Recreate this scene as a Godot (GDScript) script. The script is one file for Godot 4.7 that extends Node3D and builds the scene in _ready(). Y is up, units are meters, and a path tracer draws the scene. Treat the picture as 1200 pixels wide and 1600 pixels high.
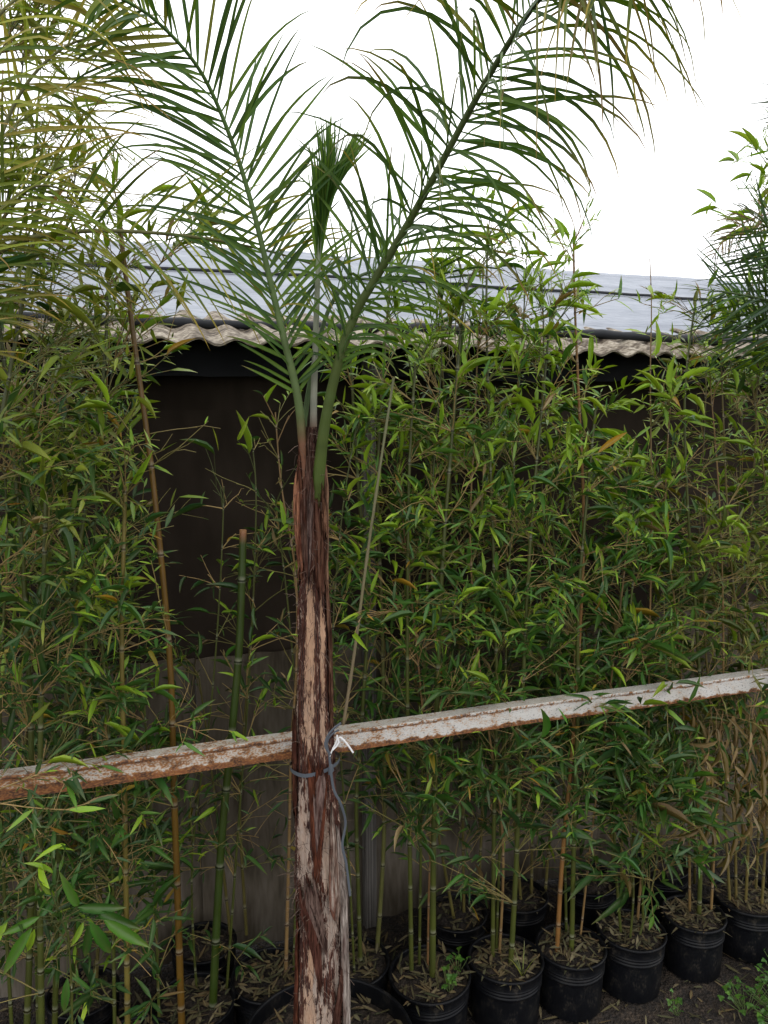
extends Node3D

# A nursery yard: a palm in a tub in front of a rusty rail, potted bamboo along a shed wall, a plastic greenhouse behind.
# Places are given in the wall's own frame: u along the wall to the right, h up, d out from the wall towards the yard.

const ORIGIN := Vector3(0, 0, -2.85)
const ALONG := Vector3(0.9464, 0, -0.3230)
const OUT := Vector3(0.3230, 0, 0.9464)
var rng := RandomNumberGenerator.new()
var M := {}
var leaf_meshes := {}


func wp(v: Vector3) -> Vector3:
	return ORIGIN + ALONG * v.x + OUT * v.z + Vector3(0, v.y, 0)


func wps(list: Array) -> Array:
	var o := []
	for v in list:
		o.append(wp(v))
	return o


func wv(u: float, h: float, d: float) -> Vector3:
	return ALONG * u + OUT * d + Vector3(0, h, 0)


# ---------------------------------------------------------------- mesh building
class Mb:
	var v := PackedVector3Array()
	var n := PackedVector3Array()
	var c := PackedColorArray()
	var t := PackedVector2Array()
	var i := PackedInt32Array()

	func vert(p: Vector3, nn: Vector3, col := Color.WHITE, uv := Vector2.ZERO) -> int:
		v.append(p)
		n.append(nn)
		c.append(col)
		t.append(uv)
		return v.size() - 1

	func tri(a: int, b: int, cc: int) -> void:
		var g := (v[cc] - v[a]).cross(v[b] - v[a])
		if g.dot(n[a] + n[b] + n[cc]) < 0.0:
			i.append(a); i.append(cc); i.append(b)
		else:
			i.append(a); i.append(b); i.append(cc)

	func quad(a: int, b: int, cc: int, d: int) -> void:
		tri(a, b, cc)
		tri(a, cc, d)

	func flat_quad(a: Vector3, b: Vector3, cc: Vector3, d: Vector3, nn: Vector3, col := Color.WHITE, uvs := []) -> void:
		var w := [Vector2(0, 0), Vector2(1, 0), Vector2(1, 1), Vector2(0, 1)] if uvs.is_empty() else uvs
		quad(vert(a, nn, col, w[0]), vert(b, nn, col, w[1]), vert(cc, nn, col, w[2]), vert(d, nn, col, w[3]))

	func tube(path: Array, radii: Array, sides: int, cols: Array, cap := true) -> void:
		var rows := []
		var side := Vector3.ZERO
		for k in path.size():
			var T: Vector3 = (path[mini(k + 1, path.size() - 1)] - path[maxi(k - 1, 0)]).normalized()
			if k == 0:
				side = T.cross(Vector3(0.31, 0.2, 0.93)).normalized()
			side = (side - T * side.dot(T)).normalized()
			var up := T.cross(side)
			var row := []
			for s in sides:
				var a := TAU * s / sides
				var d := side * cos(a) + up * sin(a)
				row.append(vert(path[k] + d * radii[k], d, cols[k], Vector2(float(s) / sides, float(k) / path.size())))
			rows.append(row)
		for k in path.size() - 1:
			for s in sides:
				var s2 := (s + 1) % sides
				quad(rows[k][s], rows[k][s2], rows[k + 1][s2], rows[k + 1][s])
		if cap:
			for e in [0, path.size() - 1]:
				var T: Vector3 = (path[e] - path[1 if e == 0 else e - 1]).normalized()
				var m := vert(path[e], T, cols[e])
				var ring := []
				for s in sides:
					ring.append(vert(v[rows[e][s]], T, cols[e]))
				for s in sides:
					tri(m, ring[s], ring[(s + 1) % sides])

	func box(at: Vector3, x: Vector3, y: Vector3, z: Vector3, col := Color.WHITE) -> void:
		for f in [[x, y, z], [y, z, x], [z, x, y]]:
			for s in [-1.0, 1.0]:
				var nn: Vector3 = f[0] * s
				flat_quad(at + nn - f[1] - f[2], at + nn + f[1] - f[2], at + nn + f[1] + f[2], at + nn - f[1] + f[2], nn.normalized(), col)

	func grid(rows: Array, norms: Array, cols: Array, uvs: Array) -> void:
		var first := v.size()
		var w: int = rows[0].size()
		for r in rows.size():
			for k in w:
				vert(rows[r][k], norms[r][k], cols[r][k] if cols else Color.WHITE, uvs[r][k] if uvs else Vector2.ZERO)
		for r in rows.size() - 1:
			for k in w - 1:
				var a := first + r * w + k
				quad(a, a + 1, a + w + 1, a + w)

	# a grid whose normals come from its own shape; facing tells the front side
	func sheet(rows: Array, facing: Vector3, uvs := [], cols := []) -> void:
		var norms := []
		var h := rows.size()
		var w: int = rows[0].size()
		for r in h:
			var nr := []
			for k in w:
				var du: Vector3 = rows[r][mini(k + 1, w - 1)] - rows[r][maxi(k - 1, 0)]
				var dv: Vector3 = rows[mini(r + 1, h - 1)][k] - rows[maxi(r - 1, 0)][k]
				var nn := du.cross(dv).normalized()
				nr.append(nn if nn.dot(facing) >= 0 else -nn)
			norms.append(nr)
		grid(rows, norms, cols, uvs)

	func mesh(m: Material) -> ArrayMesh:
		var a := []
		a.resize(Mesh.ARRAY_MAX)
		a[Mesh.ARRAY_VERTEX] = v
		a[Mesh.ARRAY_NORMAL] = n
		a[Mesh.ARRAY_COLOR] = c
		a[Mesh.ARRAY_TEX_UV] = t
		a[Mesh.ARRAY_INDEX] = i
		var am := ArrayMesh.new()
		am.add_surface_from_arrays(Mesh.PRIMITIVE_TRIANGLES, a)
		am.surface_set_material(0, m)
		return am


func numbered(called: String) -> String:
	if not has_node(called):
		return called
	var k := 1
	while has_node("%s_%03d" % [called, k]):
		k += 1
	return "%s_%03d" % [called, k]


var names_used := {}

func part(called: String, am: Mesh, parent: Node, kind := "", label := "") -> MeshInstance3D:
	var o := MeshInstance3D.new()
	var key := "%d/%s" % [parent.get_instance_id(), called]
	var k: int = names_used.get(key, 0)
	names_used[key] = k + 1
	o.name = called if k == 0 else "%s_%03d" % [called, k]
	o.mesh = am
	parent.add_child(o, true)
	if kind:
		o.set_meta("kind", kind)
	if label:
		o.set_meta("label", label)
	return o


func thing(called: String, label: String, category: String, at := Vector3.ZERO, group := "") -> Node3D:
	var o := Node3D.new()
	o.name = numbered(called)
	add_child(o, true)
	o.position = at
	o.set_meta("label", label)
	o.set_meta("category", category)
	if group:
		o.set_meta("group", group)
	return o


func tag(o: Node, label: String, category: String, kind := "", group := "") -> void:
	o.set_meta("label", label)
	if category:
		o.set_meta("category", category)
	if kind:
		o.set_meta("kind", kind)
	if group:
		o.set_meta("group", group)


# a smooth line through the given points, cut into equal steps
func smooth(points: Array, step: float) -> Array:
	var fine := []
	for k in points.size() - 1:
		var p0: Vector3 = points[maxi(k - 1, 0)]
		var p1: Vector3 = points[k]
		var p2: Vector3 = points[k + 1]
		var p3: Vector3 = points[mini(k + 2, points.size() - 1)]
		for s in 12:
			fine.append(p1.cubic_interpolate(p2, p0, p3, s / 12.0))
	fine.append(points[-1])
	var out := [fine[0]]
	var left := step
	for k in fine.size() - 1:
		var a: Vector3 = fine[k]
		var b: Vector3 = fine[k + 1]
		var L := a.distance_to(b)
		var done := 0.0
		while L - done >= left:
			done += left
			out.append(a.lerp(b, done / L))
			left = step
		left -= L - done
	if (out[-1] as Vector3).distance_to(fine[-1]) > step * 0.3:
		out.append(fine[-1])
	return out


func rf(a: float, b: float) -> float:
	return rng.randf_range(a, b)


# ---------------------------------------------------------------- materials
func plain(col: Color, rough: float, vc := false) -> StandardMaterial3D:
	var m := StandardMaterial3D.new()
	m.albedo_color = col.linear_to_srgb()
	m.roughness = rough
	m.vertex_color_use_as_albedo = vc
	return m


func noise(seed_: int, freq: float, oct := 4) -> FastNoiseLite:
	var f := FastNoiseLite.new()
	f.seed = seed_
	f.noise_type = FastNoiseLite.TYPE_SIMPLEX_SMOOTH
	f.frequency = freq
	f.fractal_type = FastNoiseLite.FRACTAL_FBM
	f.fractal_octaves = oct
	return f


func tex(im: Image) -> ImageTexture:
	im.generate_mipmaps()
	return ImageTexture.create_from_image(im)


# colour (linear stops) from layered noise; sx, sy stretch it
func noise_image(w: int, h: int, sx: float, sy: float, stops: Array, seed_: int, fine := 0.35) -> Image:
	var a := noise(seed_, 1.0, 4)
	var b := noise(seed_ + 7, 1.0, 3)
	var g := Gradient.new()
	g.offsets = PackedFloat32Array(stops.map(func(s): return s[0]))
	g.colors = PackedColorArray(stops.map(func(s): return (s[1] as Color).linear_to_srgb()))
	var im := Image.create(w, h, false, Image.FORMAT_RGB8)
	for y in h:
		for x in w:
			var q := a.get_noise_2d(x * sx, y * sy) * 1.3
			var r := b.get_noise_2d(x * sx * 7.0 + 90.0, y * sy * 5.0)
			im.set_pixel(x, y, g.sample(clampf(0.5 + 0.5 * q + fine * r, 0, 1)))
	return im


func grey_noise(w: int, h: int, sx: float, sy: float, seed_: int) -> Image:
	return noise_image(w, h, sx, sy, [[0.0, Color(0, 0, 0)], [1.0, Color(1, 1, 1)]], seed_)


func textured(im: Image, rough: float, bump: Image = null, bump_scale := 0.2) -> StandardMaterial3D:
	var m := StandardMaterial3D.new()
	m.albedo_texture = tex(im)
	m.roughness = rough
	if bump:
		m.heightmap_enabled = true
		m.heightmap_texture = tex(bump)
		m.heightmap_scale = bump_scale
	return m


func make_materials() -> void:
	var lf := plain(Color.WHITE, 0.42, true)
	lf.backlight_enabled = true
	lf.backlight = Color(0.72, 0.72, 0.30)
	lf.metallic_specular = 0.45
	M.leaf = lf
	var pf: StandardMaterial3D = lf.duplicate()
	pf.roughness = 0.55
	pf.metallic_specular = 0.3
	M.palm_leaf = pf
	M.twig = plain(Color.WHITE, 0.7, true)
	M.culm = plain(Color.WHITE, 0.4, true)
	M.stalk = plain(Color.WHITE, 0.6, true)
	M.stalk.metallic_specular = 0.3
	M.pot = textured(noise_image(256, 256, 0.03, 0.03, [[0.0, Color(0.003, 0.0032, 0.0045)], [0.6, Color(0.005, 0.0055, 0.007)], [0.85, Color(0.014, 0.013, 0.012)], [1.0, Color(0.035, 0.03, 0.025)]], 17, 0.5), 0.42)
	M.pot.uv1_triplanar = true
	M.pot.uv1_scale = Vector3(3, 1.6, 3)
	M.pot.metallic_specular = 0.28
	M.black = plain(Color(0.009, 0.0095, 0.012), 0.55)
	M.black.metallic_specular = 0.25
	M.hose = plain(Color(0.022, 0.024, 0.029), 0.55)
	M.hose.metallic_specular = 0.3
	M.dry = plain(Color.WHITE, 0.85, true)
	M.strap = plain(Color(0.075, 0.085, 0.10), 0.45)
	M.white_strap = plain(Color(0.72, 0.72, 0.72), 0.4)
	var sh := textured(noise_image(256, 512, 0.09, 0.012, [[0.0, Color(0.22, 0.20, 0.19)], [0.5, Color(0.75, 0.74, 0.72)], [1.0, Color(1, 1, 1)]], 37, 0.7), 0.85, grey_noise(256, 512, 0.12, 0.014, 38), 0.25)
	sh.vertex_color_use_as_albedo = true
	sh.metallic_specular = 0.2
	M.sheath = sh
	M.wood = textured(noise_image(128, 512, 0.05, 0.006, [[0.0, Color(0.03, 0.025, 0.02)], [0.6, Color(0.11, 0.10, 0.09)], [1.0, Color(0.2, 0.19, 0.17)]], 31), 0.85)
	var soil := textured(noise_image(512, 512, 0.02, 0.02, [[0.0, Color(0.006, 0.004, 0.003)], [0.5, Color(0.018, 0.012, 0.008)], [0.8, Color(0.036, 0.025, 0.016)], [1.0, Color(0.06, 0.042, 0.028)]], 41, 0.6), 0.9, grey_noise(512, 512, 0.03, 0.03, 43), 1.5)
	soil.uv1_triplanar = true
	soil.uv1_world_triplanar = true
	soil.uv1_scale = Vector3(0.9, 0.9, 0.9)
	M.soil = soil
	var cloth := textured(noise_image(512, 512, 0.006, 0.003, [[0.0, Color(0.017, 0.0125, 0.0095)], [0.5, Color(0.028, 0.021, 0.016)], [1.0, Color(0.046, 0.035, 0.027)]], 51, 0.25), 0.95)
	cloth.metallic_specular = 0.2
	M.cloth = cloth
	M.cement = textured(noise_image(512, 512, 0.022, 0.005, [[0.0, Color(0.05, 0.040, 0.028)], [0.45, Color(0.10, 0.083, 0.062)], [0.8, Color(0.135, 0.114, 0.09)], [1.0, Color(0.17, 0.148, 0.12)]], 61, 0.22), 0.95)
	M.cement.metallic_specular = 0.2
	M.roofing = textured(noise_image(512, 256, 0.02, 0.02, [[0.0, Color(0.03, 0.02, 0.013)], [0.35, Color(0.12, 0.095, 0.068)], [0.7, Color(0.25, 0.215, 0.17)], [1.0, Color(0.37, 0.33, 0.27)]], 71, 0.55), 0.9)
	var pl := textured(noise_image(1024, 512, 0.004, 0.02, [[0.0, Color(0.215, 0.232, 0.268)], [0.5, Color(0.275, 0.296, 0.338)], [1.0, Color(0.335, 0.356, 0.40)]], 81, 0.3), 0.45, grey_noise(1024, 512, 0.006, 0.05, 83), 0.8)
	pl.roughness = 0.75
	pl.metallic_specular = 0.12
	M.plastic = pl
	M.rail_front = textured(rail_image(true), 0.55, grey_noise(512, 128, 0.08, 0.08, 91), 0.05)
	M.rail_top = textured(rail_image(false), 0.6)


func rail_image(front: bool) -> Image:
	var w := 2048
	var h := 128
	var big := noise(101 if front else 111, 1.0, 3)
	var mid := noise(102 if front else 112, 1.0, 4)
	var fine := noise(103 if front else 113, 1.0, 2)
	var im := Image.create(w, h, false, Image.FORMAT_RGB8)
	for y in h:
		for x in w:
			var u := x * 0.0025   # metres along, 5.1 m in all
			var v := float(y) / h  # 0 at the lower or rear edge, 1 at the upper or front edge
			var b := big.get_noise_2d(u * 1.6, v * 0.3)
			var m := mid.get_noise_2d(u * 22.0, v * 1.5)
			var s := fine.get_noise_2d(u * 110.0, v * 7.0)
			var left := clampf((2.75 - u) / 1.5, 0.0, 1.0)   # the left-hand stretch is more rusted
			var rust := 0.0
			if front:
				var low := clampf(1.0 - v / maxf(0.05, 0.17 + 0.26 * left + 0.22 * b + 0.16 * m), 0.0, 1.0)
				var high := clampf((v - 0.86 + 0.06 * b) / 0.12, 0.0, 1.0)
				rust = 1.2 * pow(low, 0.6) + 0.8 * high + (0.60 - 0.25 * left) * m + (0.50 + 0.05 * left) * s + 0.35 * b * left + 0.58 * left - 0.40
			else:
				rust = 0.25 * left + 0.7 * m + 0.7 * s + 0.45 * clampf((v - 0.86) / 0.1, 0, 1) + 0.2 * left - 0.36
			var paint := Color(0.55, 0.53, 0.50).lerp(Color(0.50, 0.43, 0.33), clampf(0.35 * left + 0.5 * b + 0.3 * m, 0, 1))
			if front:
				paint = paint.lerp(Color(0.38, 0.20, 0.085), clampf(1.5 * rust + 0.40, 0, 0.8) * smoothstep(-0.36, 0.14, rust))
			if not front:
				paint = paint.lerp(Color(0.30, 0.28, 0.24), clampf(0.35 + 0.9 * s + 0.3 * left, 0, 0.9))
			if s < -0.48:
				paint = paint.lerp(Color(0.10, 0.09, 0.09), 0.7)
			var rc := Color(0.20, 0.070, 0.022).lerp(Color(0.055, 0.022, 0.012), clampf(0.5 + 1.2 * m, 0, 1)).lerp(Color(0.36, 0.16, 0.05), clampf(s + 0.15, 0, 0.7))
			rust = smoothstep(0.06, 0.40, rust)
			im.set_pixel(x, h - 1 - y, paint.lerp(rc, rust).linear_to_srgb())
	return im


# ---------------------------------------------------------------- leaves
const STATIONS_BIG := [[0.0, 0.12], [0.12, 0.72], [0.35, 1.0], [0.62, 0.80], [0.85, 0.36], [1.0, 0.0]]
const STATIONS_SMALL := [[0.0, 0.2], [0.3, 1.0], [0.68, 0.72], [1.0, 0.0]]

# a lance-shaped bamboo blade, folded along its midrib and drooping
func add_leaf(mb: Mb, at: Vector3, dir: Vector3, nrm: Vector3, L: float, w: float, droop: float, col: Color, tip: Color, big := false) -> void:
	var side := dir.cross(nrm).normalized()
	nrm = side.cross(dir).normalized()
	var st := STATIONS_BIG if big else STATIONS_SMALL
	var rows := []
	for s in st:
		var t: float = s[0]
		var half: float = 0.5 * w * s[1]
		var mid := at + dir * (L * t) - nrm * (droop * L * t * t)
		var nn := (nrm + dir * (2.0 * droop * t)).normalized()
		var k := col.lerp(tip, smoothstep(0.72, 1.0, t))
		var e := nn * half * 0.30
		rows.append([mb.vert(mid + side * half + e, (nn - side * 0.28).normalized(), k), mb.vert(mid, nn, k.lerp(Color(0.28, 0.34, 0.12), 0.18)), mb.vert(mid - side * half + e, (nn + side * 0.28).normalized(), k)])
	for r in rows.size() - 1:
		for q in 2:
			mb.quad(rows[r][q], rows[r][q + 1], rows[r + 1][q + 1], rows[r + 1][q])


const TONES := {
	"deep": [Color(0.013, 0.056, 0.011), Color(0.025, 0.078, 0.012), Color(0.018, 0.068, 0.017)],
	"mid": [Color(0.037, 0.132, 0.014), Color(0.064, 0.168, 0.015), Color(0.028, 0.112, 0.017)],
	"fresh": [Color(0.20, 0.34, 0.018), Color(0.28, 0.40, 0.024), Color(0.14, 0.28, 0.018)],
	"olive": [Color(0.11, 0.13, 0.018), Color(0.15, 0.15, 0.022), Color(0.08, 0.115, 0.016)],
	"straw": [Color(0.17, 0.23, 0.02), Color(0.22, 0.26, 0.03), Color(0.11, 0.20, 0.018)],
	"dry": [Color(0.26, 0.165, 0.075), Color(0.18, 0.11, 0.048), Color(0.31, 0.22, 0.11)],
	"yellow": [Color(0.36, 0.20, 0.015), Color(0.28, 0.22, 0.02), Color(0.30, 0.14, 0.018)],
}


func leaf_color(tone: String) -> Color:
	var a: Array = TONES[tone]
	var c: Color = (a[rng.randi() % 3] as Color).lerp(a[rng.randi() % 3], rng.randf())
	var k := rf(0.62, 1.3)
	return Color(c.r * k, c.g * k, c.b * k)


# shared blade meshes of unit length and width, a few bends and shades of each tone
func shared_leaf(tone: String) -> ArrayMesh:
	if not leaf_meshes.has(tone):
		var list := []
		for k in 6:
			var mb := Mb.new()
			var c := leaf_color(tone)
			add_leaf(mb, Vector3.ZERO, Vector3(0, 0, 1), Vector3(0, 1, 0), 1.0, 1.0, [0.04, 0.14, 0.25, 0.08, 0.2, 0.34][k], c, c.lerp(Color(0.35, 0.25, 0.10), 0.3), true)
			var am := mb.mesh(M.leaf)
			list.append(am)
		leaf_meshes[tone] = list
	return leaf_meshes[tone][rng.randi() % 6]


# one potted bamboo: culms, twigs, blades
class Plant:
	var root: Node3D
	var twigs := Mb.new()
	var leaves := []      # [at, dir, normal, length, width, droop, tone]
	var tone := ""
	var top_tone := "fresh"
	var size := 1.0
	var keep := 200


func plant(label: String, base: Vector3, tone: String, group := "bamboo plants in pots along the wall") -> Plant:
	var p := Plant.new()
	p.root = thing("bamboo_plant", label, "bamboo", wp(base), group)
	p.tone = tone
	return p


# where the foliage is thin: the dark gap left of the palm and the small one at the right
func gap(at: Vector3) -> float:
	var r := at - ORIGIN
	var u := r.dot(ALONG)
	var h := at.y
	var d := r.dot(OUT)
	if u < -0.62 and h < 0.85 and d > 0.66:
		return 0.97
	if d > 0.75:
		return 0.0
	var g := 0.0
	if u > -0.84 and u < -0.40 and h > 1.22 and h < 2.02:
		g = 0.82 if h > 1.68 else 0.58
	elif u > -0.78 and u < -0.22 and h > 0.3 and h <= 1.22:
		g = 0.62
	elif u > 0.80 and u < 1.02 and h > 1.68 and h < 2.06:
		g = 0.85
	elif u > -0.4 and u < 1.6 and h < 0.62:
		g = 0.35
	return g


func tone_at(p: Plant, at: Vector3) -> String:
	var q := rng.randf()
	if q < 0.012:
		return "yellow"
	if at.y < 1.05 and rng.randf() < 0.45:  # low leaves go darker green: shade near the ground put into the tone
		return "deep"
	if q < 0.03:
		return "dry"
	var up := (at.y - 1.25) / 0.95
	if rng.randf() < up * 0.8:  # leaf tone brightens with height to paint sunlit tops
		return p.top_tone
	var w := rng.randf()
	if w < 0.13:
		return "fresh"
	if w < 0.24:
		return "mid"
	if w < 0.42:
		return "deep"
	return p.tone


func put_leaf(p: Plant, at: Vector3, dir: Vector3, L: float, tone := "") -> void:
	if rng.randf() < gap(at):
		return
	var n := (Vector3(rf(-0.7, 0.7), 1.0, rf(-0.7, 0.7)) + OUT * 0.35).normalized()
	if absf(n.dot(dir)) > 0.95:
		n = OUT
	if rng.randf() < 0.05:
		L *= 1.5
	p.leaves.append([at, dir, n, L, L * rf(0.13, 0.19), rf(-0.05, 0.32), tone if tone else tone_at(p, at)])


func twig(p: Plant, pts: Array, r: float, col: Color) -> void:
	var radii := []
	var cols := []
	for k in pts.size():
		radii.append(lerpf(r, r * 0.55, float(k) / pts.size()))
		cols.append(col)
	var o: Vector3 = p.root.position
	p.twigs.tube(pts.map(func(q): return q - o), radii, 4, cols, false)


func keep_off_wall(at: Vector3, dir: Vector3, L: float) -> Vector3:
	var d := (at + dir * L - ORIGIN).dot(OUT)
	var dd := dir.dot(OUT)
	if d < 0.07 and dd < 0:
		dir -= OUT * dd * 1.6
	return dir.normalized()


func branch(p: Plant, at: Vector3, dir: Vector3, L: float, density: float, twig_col: Color) -> void:
	dir = keep_off_wall(at, dir, L)
	var pts := [at]
	var steps := 5
	var d := dir
	for k in steps:
		d = (d + Vector3(rf(-0.07, 0.07), rf(-0.10, 0.04), rf(-0.07, 0.07))).normalized()
		pts.append(pts[-1] + d * (L / steps))
	if rng.randf() < gap(pts[3]) * 0.75:
		return
	twig(p, pts, rf(0.0013, 0.0023), twig_col)
	if rng.randf() < 0.28:
		density *= 0.25
	var run := 0.25 * L
	while run < L:
		var f := run / L * steps
		var k := mini(int(f), steps - 1)
		var q: Vector3 = (pts[k] as Vector3).lerp(pts[k + 1], f - k)
		var along: Vector3 = (pts[k + 1] - pts[k]).normalized()
		if rng.randf() < density:
			var off := Vector3(rf(-1, 1), rf(-0.8, 0.8), rf(-1, 1))
			var td := keep_off_wall(q, (along + off * 0.8).normalized(), 0.12)
			var tl := rf(0.035, 0.13) * p.size
			var t2 := (td + Vector3(0, rf(-0.4, 0.2), 0)).normalized()
			var e := q + td * tl * 0.5
			var e2 := e + t2 * tl * 0.5
			twig(p, [q, e, e2], 0.0011, twig_col)
			cluster(p, e2, t2, rng.randi_range(2, 4))
			if rng.randf() < 0.5:
				put_leaf(p, e, (td + Vector3(rf(-0.8, 0.8), rf(-0.7, 0.3), rf(-0.8, 0.8))).normalized(), rf(0.026, 0.066) * p.size)
		run += rf(0.016, 0.042)
	cluster(p, pts[-1], d, rng.randi_range(3, 5))


func cluster(p: Plant, at: Vector3, dir: Vector3, n: int) -> void:
	for k in n:
		var v := (dir * 0.9 + Vector3(rf(-0.95, 0.95), rf(-0.75, 0.6), rf(-0.95, 0.95))).normalized()
		put_leaf(p, at - dir * 0.012 * k, v, (0.026 + 0.066 * pow(rng.randf(), 2.0)) * p.size)


# path: [Vector3(u, h, d)...] from the pot up; lo..hi: heights that carry branches
func culm(p: Plant, path: Array, r0: float, r1: float, col: Color, lo := 0.3, hi := 9.0, density := 0.75, reach := 0.34, cut := false, node_gap := 0.155) -> void:
	var o: Vector3 = p.root.position
	var line := smooth(wps(path), 0.03)
	var total := (line.size() - 1) * 0.03
	var mb := Mb.new()
	var pts := []
	var radii := []
	var cols := []
	var next := rf(0.08, 0.16)
	var dark := Color(col.r * 0.30, col.g * 0.25, col.b * 0.25)
	var pale := col.lerp(Color(0.35, 0.34, 0.26), 0.4)
	var nodes := []
	for k in line.size():
		var s := k * 0.03
		var r := lerpf(r0, r1, s / total)
		var q: Vector3 = line[k] - o
		var shade := rf(0.88, 1.12)
		pts.append(q); radii.append(r); cols.append(Color(col.r * shade, col.g * shade, col.b * shade))
		if s + 0.03 > next and k < line.size() - 1:
			var dv: Vector3 = (line[k + 1] - line[k]).normalized()
			for j in [[0.008, 1.0, cols[-1]], [0.010, 1.22, pale], [0.0125, 1.22, dark], [0.015, 1.02, dark], [0.018, 1.0, pale]]:
				pts.append(q + dv * j[0]); radii.append(r * j[1]); cols.append(j[2])
			nodes.append([line[k] + dv * 0.012, r])
			next = s + node_gap * rf(0.85, 1.2)
	if cut:
		cols[-1] = Color(0.30, 0.15, 0.07)
		cols[-2] = Color(0.22, 0.10, 0.05)
	mb.tube(pts, radii, 9, cols)
	part("culm", mb.mesh(M.culm), p.root)
	var turn := rf(0, TAU)
	lo = maxf(0.27, lo - 0.2)
	for nd in nodes:
		var at: Vector3 = nd[0]
		if at.y < lo or at.y > hi or (at.y < lo + 0.25 and rng.randf() < 0.5):
			continue
		turn += PI + rf(-0.6, 0.6)
		var frac: float = clampf((at.y - lo) / maxf(0.1, line[-1].y - lo), 0, 1)
		var L: float = reach * (1.0 - 0.5 * frac) * rf(0.7, 1.25)
		var tc := Color(0.33, 0.22, 0.085).lerp(Color(0.12, 0.125, 0.028), rng.randf())
		for b in rng.randi_range(3, 5):
			var a := turn + rf(-1.3, 1.3)
			var el := rf(0.25, 1.15)
			branch(p, at, Vector3(cos(a) * cos(el), sin(el), sin(a) * cos(el)), L * (1.0 if b == 0 else rf(0.4, 1.0)), density, tc)
	if not cut and hi > line[-1].y:
		var dv: Vector3 = (line[-1] - line[-3]).normalized()
		cluster(p, line[-1], dv, 5)
		for k in 3:
			branch(p, line[-2 - k], (dv + Vector3(rf(-0.7, 0.7), 0.1, rf(-0.7, 0.7))).normalized(), reach * 0.4, density, col)


# the largest blades become parts of their own, the rest one part
func finish(p: Plant) -> void:
	var o: Vector3 = p.root.position
	if p.twigs.v.size():
		part("twigs", p.twigs.mesh(M.twig), p.root, "stuff")
	p.leaves.sort_custom(func(a, b): return a[3] > b[3])
	var mb := Mb.new()
	for k in p.leaves.size():
		var l: Array = p.leaves[k]
		if k < p.keep:
			var side: Vector3 = (l[2] as Vector3).cross(l[1]).normalized()
			var up: Vector3 = (l[1] as Vector3).cross(side).normalized()
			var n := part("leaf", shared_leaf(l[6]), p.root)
			n.transform = Transform3D(Basis(side * l[4], up * l[3], l[1] * l[3]), l[0] - o)
		else:
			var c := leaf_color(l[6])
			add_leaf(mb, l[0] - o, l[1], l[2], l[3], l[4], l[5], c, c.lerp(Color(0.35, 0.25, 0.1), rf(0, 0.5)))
	if mb.v.size():
		part("foliage", mb.mesh(M.leaf), p.root, "stuff")


# ---------------------------------------------------------------- palm fronds
func add_leaflet(at: Vector3, dir: Vector3, nrm: Vector3, L: float, w: float, droop: float, base: Color, tip: Color, tip_from := 0.75) -> Mb:
	var mb := Mb.new()
	var n := 8
	var p := at
	var d := dir
	var rows := []
	for k in n + 1:
		var t := float(k) / n
		var side := d.cross(nrm).normalized()
		var nn := side.cross(d).normalized()
		var prof := minf(1.0, 0.35 + t * 4.0) * pow(maxf(0.0, 1.0 - pow(t, 2.2)), 0.8)
		var half := 0.5 * w * prof
		var c := base.lerp(tip, smoothstep(tip_from, 1.0, t))
		var e := nn * half * 0.45
		rows.append([mb.vert(p + side * half + e, (nn - side * 0.4).normalized(), c), mb.vert(p, nn, c.lerp(Color(0.2, 0.26, 0.08), 0.2)), mb.vert(p - side * half + e, (nn + side * 0.4).normalized(), c)])
		var bend := droop * pow((k + 1.0) / n, 1.4)
		d = (d + Vector3(0, -bend * 0.36, 0) + Vector3(rf(-0.02, 0.02), 0, rf(-0.02, 0.02))).normalized()
		p += d * (L / n)
	for k in n:
		for q in 2:
			mb.quad(rows[k][q], rows[k][q + 1], rows[k + 1][q + 1], rows[k + 1][q])
	return mb


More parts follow.
